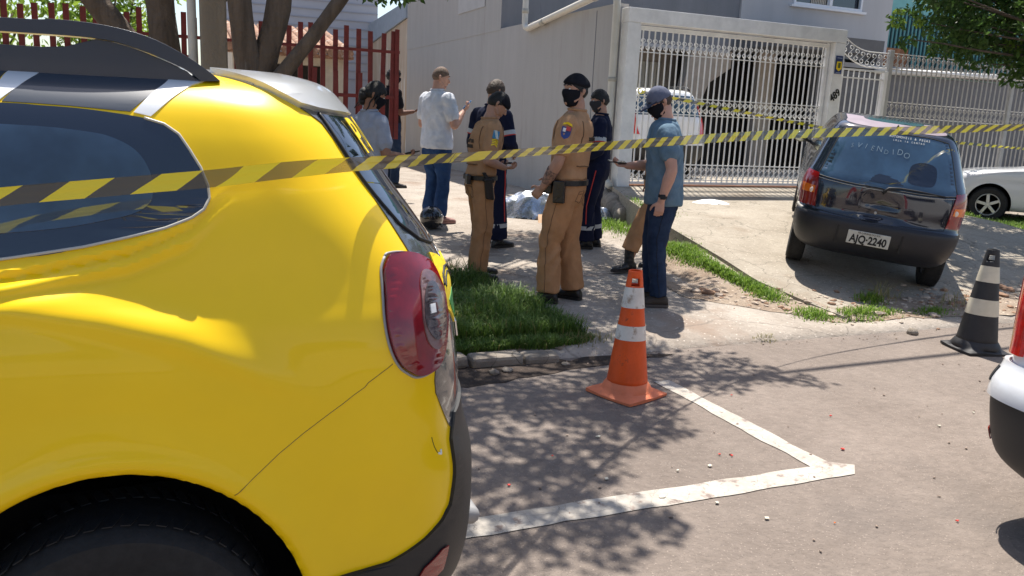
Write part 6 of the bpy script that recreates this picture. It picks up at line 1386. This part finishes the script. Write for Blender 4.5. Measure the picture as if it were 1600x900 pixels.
def leafmat(name, c1, c2, tr=.35, rough=.5):
    m = bpy.data.materials.new(name); m.use_nodes = True; N = m.node_tree.nodes; L = m.node_tree.links; b = N['Principled BSDF']; b.inputs['Roughness'].default_value = rough; b.inputs['Specular IOR Level'].default_value = .3
    g = N.new('ShaderNodeNewGeometry'); r = N.new('ShaderNodeValToRGB'); r.color_ramp.elements[0].color = (*c1, 1); r.color_ramp.elements[1].color = (*c2, 1); L.new(g.outputs['Random Per Island'], r.inputs[0]); L.new(r.outputs[0], b.inputs['Base Color'])
    t = N.new('ShaderNodeBsdfTranslucent'); hs = N.new('ShaderNodeHueSaturation'); hs.inputs['Value'].default_value = 1.7; L.new(r.outputs[0], hs.inputs['Color']); L.new(hs.outputs[0], t.inputs[0])
    mx = N.new('ShaderNodeMixShader'); mx.inputs[0].default_value = tr; L.new(b.outputs[0], mx.inputs[1]); L.new(t.outputs[0], mx.inputs[2]); L.new(mx.outputs[0], N['Material Output'].inputs[0]); return m
GR = leafmat('grass_blade', (.055, .11, .02), (.14, .225, .045), .3); GRB = leafmat('grass_bright', (.10, .19, .02), (.20, .30, .05), .3); GRD = leafmat('grass_dry', (.16, .16, .05), (.30, .26, .11), .3)
rnd = random.Random(4); pts = []
def inpoly(x, y, D):
    c = False; j = len(D)-1
    for i in range(len(D)):
        xi, yi = D[i]; xj, yj = D[j]
        if (yi > y) != (yj > y) and x < (xj-xi)*(y-yi)/(yj-yi)+xi: c = not c
        j = i
    return c
LAWN = [(-1.0, 4.82), (1.0, 4.80), (2.45, 4.83), (2.72, 4.95), (2.62, 5.4), (2.58, 6.1), (2.55, 6.9), (2.2, 7.6), (2.3, 8.4), (1.6, 8.8), (-1.0, 8.8)]
while len(pts) < 42000:
    x, y = rnd.uniform(.8, 2.75), 4.8+4.0*rnd.random()**1.5
    if inpoly(x+.08*mnoise.noise(Vector((x*5, y*5, 0))), y+.08*mnoise.noise(Vector((x*5, y*5, 4))), LAWN):
        d = mnoise.noise(Vector((x*2.2, y*2.2, 7))); f = 1+.8*d
        if y < 5.0: f *= .38
        elif y > 6.6: f *= .42
        if x > 2.4: f *= .75
        if rnd.random() < .75+d: pts.append((x, y, f))
grass('verge_grass', pts, .20, GR, 1, wdt=.008, lean=.9)
grass('verge_grass_dry', [p for p in pts if rnd.random() < .05], .20, GRD, 8, wdt=.007, lean=.9)
def clump(n, cx, cy, sx, sy, hm=1, rot=0):
    out = []
    for _ in range(n):
        a, b = rnd.gauss(0, sx), rnd.gauss(0, sy); x = cx+a*math.cos(rot)-b*math.sin(rot); y = cy+a*math.sin(rot)+b*math.cos(rot); out.append((x, y, hm*math.exp(-((a/sx)**2+(b/sy)**2)*.18)))
    return out
P1 = []
for t in np.linspace(0, 1, 26):      # bright strip along the slab edge
    x = 5.0-.08*math.sin(t*3); y = 7.45-1.9*t; P1 += clump(200, x-.12, y, .07+.03*math.sin(t*7), .07, .9)
P1 += clump(1800, 5.25, 9.35, .22, .5, 1.1, .2)+clump(500, 4.95, 5.15, .10, .08, .8)+clump(700, 5.45, 5.05, .2, .07, .8)+clump(260, 5.75, 5.3, .08, .06, 1.1)+clump(250, 6.15, 4.98, .12, .05, .7)+clump(200, 4.55, 8.9, .2, .12, .4)
for t in np.linspace(0, 1, 30): P1 += clump(120, 10.3+5*t, 8.3+.9*t, .25, .25, .8)
grass('edge_grass', P1, .12, GRB, 2, wdt=.009, lean=.8)
P1 += [(x, y, .35) for (x, y) in ((rnd.uniform(1.6, 3.2), rnd.uniform(4.75, 7.4)) for _ in range(500))]
P2 = clump(90, 5.9, 5.35, .12, .08, 1.6)+clump(60, 6.6, 5.1, .2, .08, 1.3)+clump(120, 2.6, 4.9, .15, .05, .7)+clump(50, 4.1, 4.72, .06, .03, .4)
grass('dry_weeds', P2, .16, GRD, 3, wdt=.006, lean=1.4)
grass('white_car_grass', clump(5000, 13.0, 8.9, 1.6, .5, .8), .14, GR, 5, wdt=.012, lean=.8)
# ============================================================ trees
BARK = mat('bark', (.10, .075, .055), .95, var=.35, vscale=14, bump=1.0, bscale=22, stain=((.24, .22, .19), 9, .62), streak=True)
LEAF = leafmat('leaf_green', (.028, .062, .012), (.075, .13, .028)); LEAFB = leafmat('leaf_bright', (.09, .16, .02), (.20, .28, .04), .5); LEAFD = leafmat('leaf_dark', (.022, .055, .012), (.075, .135, .028), .35)
def leaves(clusters, n_each, size, seed, flat=.7):
    """clusters: (x, y, z, r); leaf-sized folded quads"""
    rnd = np.random.RandomState(seed); V = []; F = []
    for (cx, cy, cz, r) in clusters:
        k = int(n_each*(r/.5)**2)
        for _ in range(k):
            d = rnd.normal(size=3); d /= np.linalg.norm(d); q = r*rnd.uniform(.25, 1.0)**.6; p = np.array([cx, cy, cz])+d*q*[1, 1, flat]
            s_ = size*rnd.uniform(.6, 1.3); a = rnd.normal(size=3); a[2] -= .6; a /= np.linalg.norm(a); b = np.cross(a, rnd.normal(size=3)); b /= np.linalg.norm(b); c = np.cross(a, b)
            n = len(V); V += [p, p+a*s_*.5+b*s_*.22+c*s_*.05, p+a*s_, p+a*s_*.5-b*s_*.22+c*s_*.05]; F.append((n, n+1, n+2, n+3))
    return V, F
def limb_path(a, b, bend, n=10, seed=0):
    a, b = Vector(a), Vector(b); P_ = []
    for i in range(n+1):
        t = i/n; p = a.lerp(b, t)+Vector((mnoise.noise(Vector((t*2.2, seed, 0))), mnoise.noise(Vector((t*2.2, seed, 5))), mnoise.noise(Vector((t*2, seed, 9)))*.5))*bend*math.sin(t*math.pi); P_.append(p)
    return P_
def rough_tube(mb, P_, r0, r1, n=14, seed=0):
    m = len(P_); k = len(mb.V); mb.tube(P_, [r0+(r1-r0)*i/(m-1) for i in range(m)], n)
    for i in range(k, len(mb.V)):
        v = Vector(mb.V[i]); mb.V[i] = tuple(v+Vector((mnoise.noise(v*9), mnoise.noise(v*9+Vector((5, 0, 0))), 0))*min(r0, .1)*.22)
# left street tree: forked trunks seen above the yellow car
tr = empty('street_tree', (.55, 6.5, .1)); tag(tr, 'rough barked street tree with slanting branch right of the grey pole', 'tree')
def loc(L, o=(.55, 6.5, .1)): return [tuple(Vector(p)-Vector(o)) for p in L]
mb = MB()
rough_tube(mb, loc(limb_path((.50, 6.5, .0), (.56, 6.5, 1.6), .06, 8, 1)), .17, .13)
rough_tube(mb, loc(limb_path((.53, 6.5, 1.45), (.80, 6.55, 2.6), .05, 8, 2)), .105, .085)
rough_tube(mb, loc(limb_path((.80, 6.55, 2.55), (1.3, 6.9, 4.6), .2, 10, 3)), .085, .045)
rough_tube(mb, loc(limb_path((.55, 6.45, 1.5), (.44, 6.5, 2.7), .03, 8, 4)), .09, .08)
rough_tube(mb, loc(limb_path((.44, 6.5, 2.65), (.6, 7.6, 4.8), .2, 8, 5)), .08, .04)
mb.build('trunk', BARK, tr, smooth=True)
mb = MB(); rough_tube(mb, loc(limb_path((.56, 6.42, 1.55), (1.22, 6.35, 2.45), .04, 8, 6)), .058, .05); rough_tube(mb, loc(limb_path((1.22, 6.35, 2.43), (2.3, 6.1, 4.4), .15, 10, 7)), .05, .03)
mb.build('slanting_branch', BARK, tr, smooth=True)
tl2 = empty('leaning_tree', (-.1, 7.3, .1)); tag(tl2, 'thick leaning street tree left of the grey pole above the yellow car', 'tree')
o2 = (-.1, 7.3, .1); mb = MB()
rough_tube(mb, loc(limb_path((-.05, 7.3, 0), (.02, 7.3, 1.75), .05, 8, 11), o2), .17, .14)
rough_tube(mb, loc(limb_path((.0, 7.3, 1.6), (-.85, 7.4, 2.75), .05, 8, 12), o2), .105, .085); rough_tube(mb, loc(limb_path((-.85, 7.4, 2.7), (-2.2, 7.6, 4.6), .2, 8, 13), o2), .085, .04)
rough_tube(mb, loc(limb_path((.0, 7.3, 1.65), (-.16, 7.3, 2.9), .04, 8, 14), o2), .12, .10); rough_tube(mb, loc(limb_path((-.16, 7.3, 2.85), (.1, 8.2, 5.0), .2, 8, 15), o2), .10, .04)
mb.build('trunk', BARK, tl2, smooth=True)
# crown clusters: outside the frame above, their shade falls over the grass, pavement and road
rnd = random.Random(21); CL = []
for (sx_, sy_, r, hh) in [(1.61, 4.13, .45, 4.6), (2.02, 3.95, .42, 4.7), (2.35, 3.85, .36, 4.5), (2.6, 4.15, .34, 4.4), (3.1, 4.1, .28, 4.4), (3.5, 4.05, .22, 4.3), (3.75, 3.85, .13, 4.3), (3.45, 4.4, .2, 4.3), (3.0, 4.5, .3, 4.4), (2.05, 3.5, .32, 4.7), (2.35, 3.4, .16, 4.6), (1.3, 3.35, .36, 4.7), (1.7, 3.2, .26, 4.7), (1.25, 2.95, .24, 4.7), (1.6, 2.98, .2, 4.6), (1.45, 2.68, .2, 4.6), (1.68, 2.6, .16, 4.6), (1.42, 2.45, .2, 4.6), (1.75, 2.5, .12, 4.6), (1.1, 3.9, .4, 4.8), (1.3, 4.5, .5, 4.8), (1.0, 2.6, .3, 4.6)]:
    CL.append((sx_+SUN.x/SUN.z*hh, sy_+SUN.y/SUN.z*hh, hh, r*1.12))
for _ in range(90):
    sx_, sy_ = rnd.uniform(.2, 4.3), rnd.uniform(4.7, 8.6)
    if mnoise.noise(Vector((sx_*1.0, sy_*1.0, 3))) < -.22: continue
    if sx_ > 3.3 and sy_ < 5.6: continue
    hh = rnd.uniform(3.7, 5.6); CL.append((sx_+.16*hh, sy_+.4*hh, hh, rnd.uniform(.28, .6)))
for _ in range(22): hh = rnd.uniform(3.4, 5.4); CL.append((rnd.uniform(-3.5, .3), rnd.uniform(7.4, 10.5), hh, rnd.uniform(.4, .7)))
mb = MB(); hub = Vector((1.2, 6.9, 4.0))
for i, c in enumerate(CL):
    if c[3] > .1 and i % 2 == 0: mb.tube([tuple(p-Vector((.55, 6.5, .1))) for p in limb_path(hub, c[:3], .3, 7, i)], [.03-.022*t for t in np.linspace(0, 1, 8)], 5)
mb.build('limbs', BARK, tr, smooth=True)
V, F = leaves(CL, 820, .09, 3); V = [v-np.array([.55, 6.5, .1]) for v in V]; mesh('crown', V, F, LEAF, tr)
# hanging tuft seen at the top of the picture
V, F = leaves([(1.42, 6.3, 2.47, .14), (1.30, 6.3, 2.50, .12), (1.62, 6.3, 2.46, .08), (1.55, 6.35, 2.55, .12), (1.80, 6.3, 2.50, .08), (2.0, 6.4, 2.55, .08)], 1700, .06, 5); V = [v-np.array([.55, 6.5, .1]) for v in V]; mesh('hanging_leaves', V, F, LEAFD, tr)
V, F = leaves([(rnd.uniform(-3.5, -.2), rnd.uniform(7.6, 9.5), rnd.uniform(3.6, 5), rnd.uniform(.3, .5)) for _ in range(14)], 260, .085, 6); V = [v-np.array(o2) for v in V]; mesh('crown', V, F, LEAF, tl2)
# right tree overhanging the fence
rt = empty('overhanging_tree', (13.2, 6.9, .2)); tag(rt, 'leafy dark green tree hanging into the upper right corner', 'tree'); o3 = Vector((13.2, 6.9, .2))
mb = MB(); rough_tube(mb, [p-o3 for p in limb_path((13.2, 6.9, .1), (12.9, 7.0, 2.6), .1, 8, 31)], .18, .14); rnd = random.Random(9); C3 = []
# crown filled by volume sampling, trimmed to the outline seen in the photo
def okr(x, y, z):
    p = Vector((x, y, z-1.6)); d = p.dot(Vector(_F)); px = 800+1256.6*p.dot(_R2)/d; py = 450-1256.6*p.dot(_U2)/d
    return px, py
while len(C3) < 300:
    x, y, z = rnd.uniform(7.4, 14.5), rnd.uniform(6.2, 9.3), rnd.uniform(2.4, 5.4); ell = ((x-12.0)/4.3)**2+((y-7.6)/1.9)**2+((z-4.3)/1.9)**2
    if ell > 1: continue
    low = interp(x, [7.4, 8.2, 9.0, 9.8, 10.8, 12, 14.5], [3.5, 2.90, 2.62, 2.50, 2.28, 2.2, 2.2])
    r = rnd.uniform(.16, .36)
    if z-r*.7 < low: continue
    C3.append((x, y, z, r))
for x, y, z, r in [(8.45, 7.8, 2.75, .12), (9.0, 7.8, 2.68, .14), (9.5, 7.8, 2.6, .15), (9.9, 7.8, 2.55, .15), (10.4, 7.8, 2.42, .16), (10.8, 7.8, 2.35, .16), (11.1, 7.8, 2.4, .2), (8.35, 7.9, 2.98, .10), (8.5, 7.8, 3.1, .14), (8.8, 7.8, 2.97, .14), (9.1, 7.8, 2.88, .14), (9.45, 7.8, 2.85, .16), (9.8, 7.8, 2.80, .16), (10.1, 7.8, 2.72, .16), (10.4, 7.8, 2.60, .15), (10.6, 7.8, 2.50, .14), (10.9, 7.9, 2.52, .15), (9.2, 7.9, 3.1, .2), (9.7, 7.9, 3.05, .22), (10.2, 7.9, 2.95, .24), (10.7, 7.9, 2.85, .26), (11.1, 7.9, 2.75, .25), (9.0, 8.0, 3.35, .25), (9.6, 8.0, 3.35, .28), (10.3, 8, 3.3, .3), (10.9, 8, 3.2, .3)]: C3.append((x, y, z, r))
for i, c in enumerate(C3):
    if i % 3 == 0: mb.tube([p-o3 for p in limb_path((12.9, 7.0, 2.6), c[:3], .35, 8, i+60)], [.035-.028*t for t in np.linspace(0, 1, 9)], 5)
mb.build('trunk', BARK, rt, smooth=True)
V, F = leaves(C3, 620, .10, 8); V = [v-np.array(o3) for v in V]; mesh('crown', V, F, LEAFD, rt)
V, F = leaves([(8.32, 7.85, 2.93, .09), (8.25, 7.85, 3.05, .08), (8.6, 7.8, 2.98, .08), (10.2, 7.7, 2.8, .12)], 900, .075, 12); V = [v-np.array(o3) for v in V]; mesh('light_leaves', V, F, LEAFB, rt)
# bushes and trees behind the red fence on the left
for i, (x, y, z, r, l) in enumerate([(-1.0, 15.0, 2.9, .9, 'bright green sunlit bush behind the red fence, nearest the leaning tree'), (-3.0, 15.5, 3.0, 1.3, 'bright green sunlit bush behind the left part of the red fence'), (-6.2, 16, 3.0, 1.9, 'large green bush behind the far left of the red fence')]):
    e_ = empty('garden_bush', (x, y, .3)); tag(e_, l, 'bush', 'bushes behind the red fence'); rr = random.Random(i)
    cl = [(rr.gauss(0, r*.42), rr.gauss(0, r*.42), z-.3+rr.gauss(0, r*.45), rr.uniform(.25, .5)) for _ in range(34)]
    V, F = leaves(cl, 150, .13, 40+i); mesh('crown', V, F, LEAFB, e_); mb = MB()
    for c in cl[::4]: mb.tube(limb_path((0, 0, -.3), c[:3], .2, 6, i), [.05-.035*t for t in np.linspace(0, 1, 7)], 6)
    mb.build('stem', BARK, e_, smooth=True)
# concrete utility pole with white pipe
pl_ = empty('utility_pole', (.30, 6.9, .1)); tag(pl_, 'grey concrete utility pole with faded yellow paint between the two trees', 'pole')
MB().prism([(-.10, -.08), (.10, -.08), (.085, 8.5), (-.085, 8.5)], -.08, .08).build('post', mat('pole_concrete', (.26, .22, .17), .9, var=.15, vscale=5, bump=.5, stain=((.42, .30, .05), 3.2, .56), streak=True), pl_, bevel=.015)
MB().tube([(-.155, -.03, 0), (-.15, -.03, 6)], .033, 12).build('conduit', mat('conduit_grey', (.48, .50, .50), .5, var=.1), pl_, smooth=True)
MB().box(-.19, .11, -.09, .09, 2.27, 2.285).build('strap', M['rubber'], pl_)
# houses over the road behind the camera: they show only as reflections
hb_ = empty('opposite_house', (-4, -13, 0)); tag(hb_, 'low pale house across the street', 'house'); MB().box(0, 9, -5, 0, 0, 3.2).build('wall', CREAM, hb_); MB().prism([(-.4, 3.2), (9.4, 3.2), (4.5, 4.8)], -5.4, .4).build('roof', MATS['clay_tiles'], hb_)
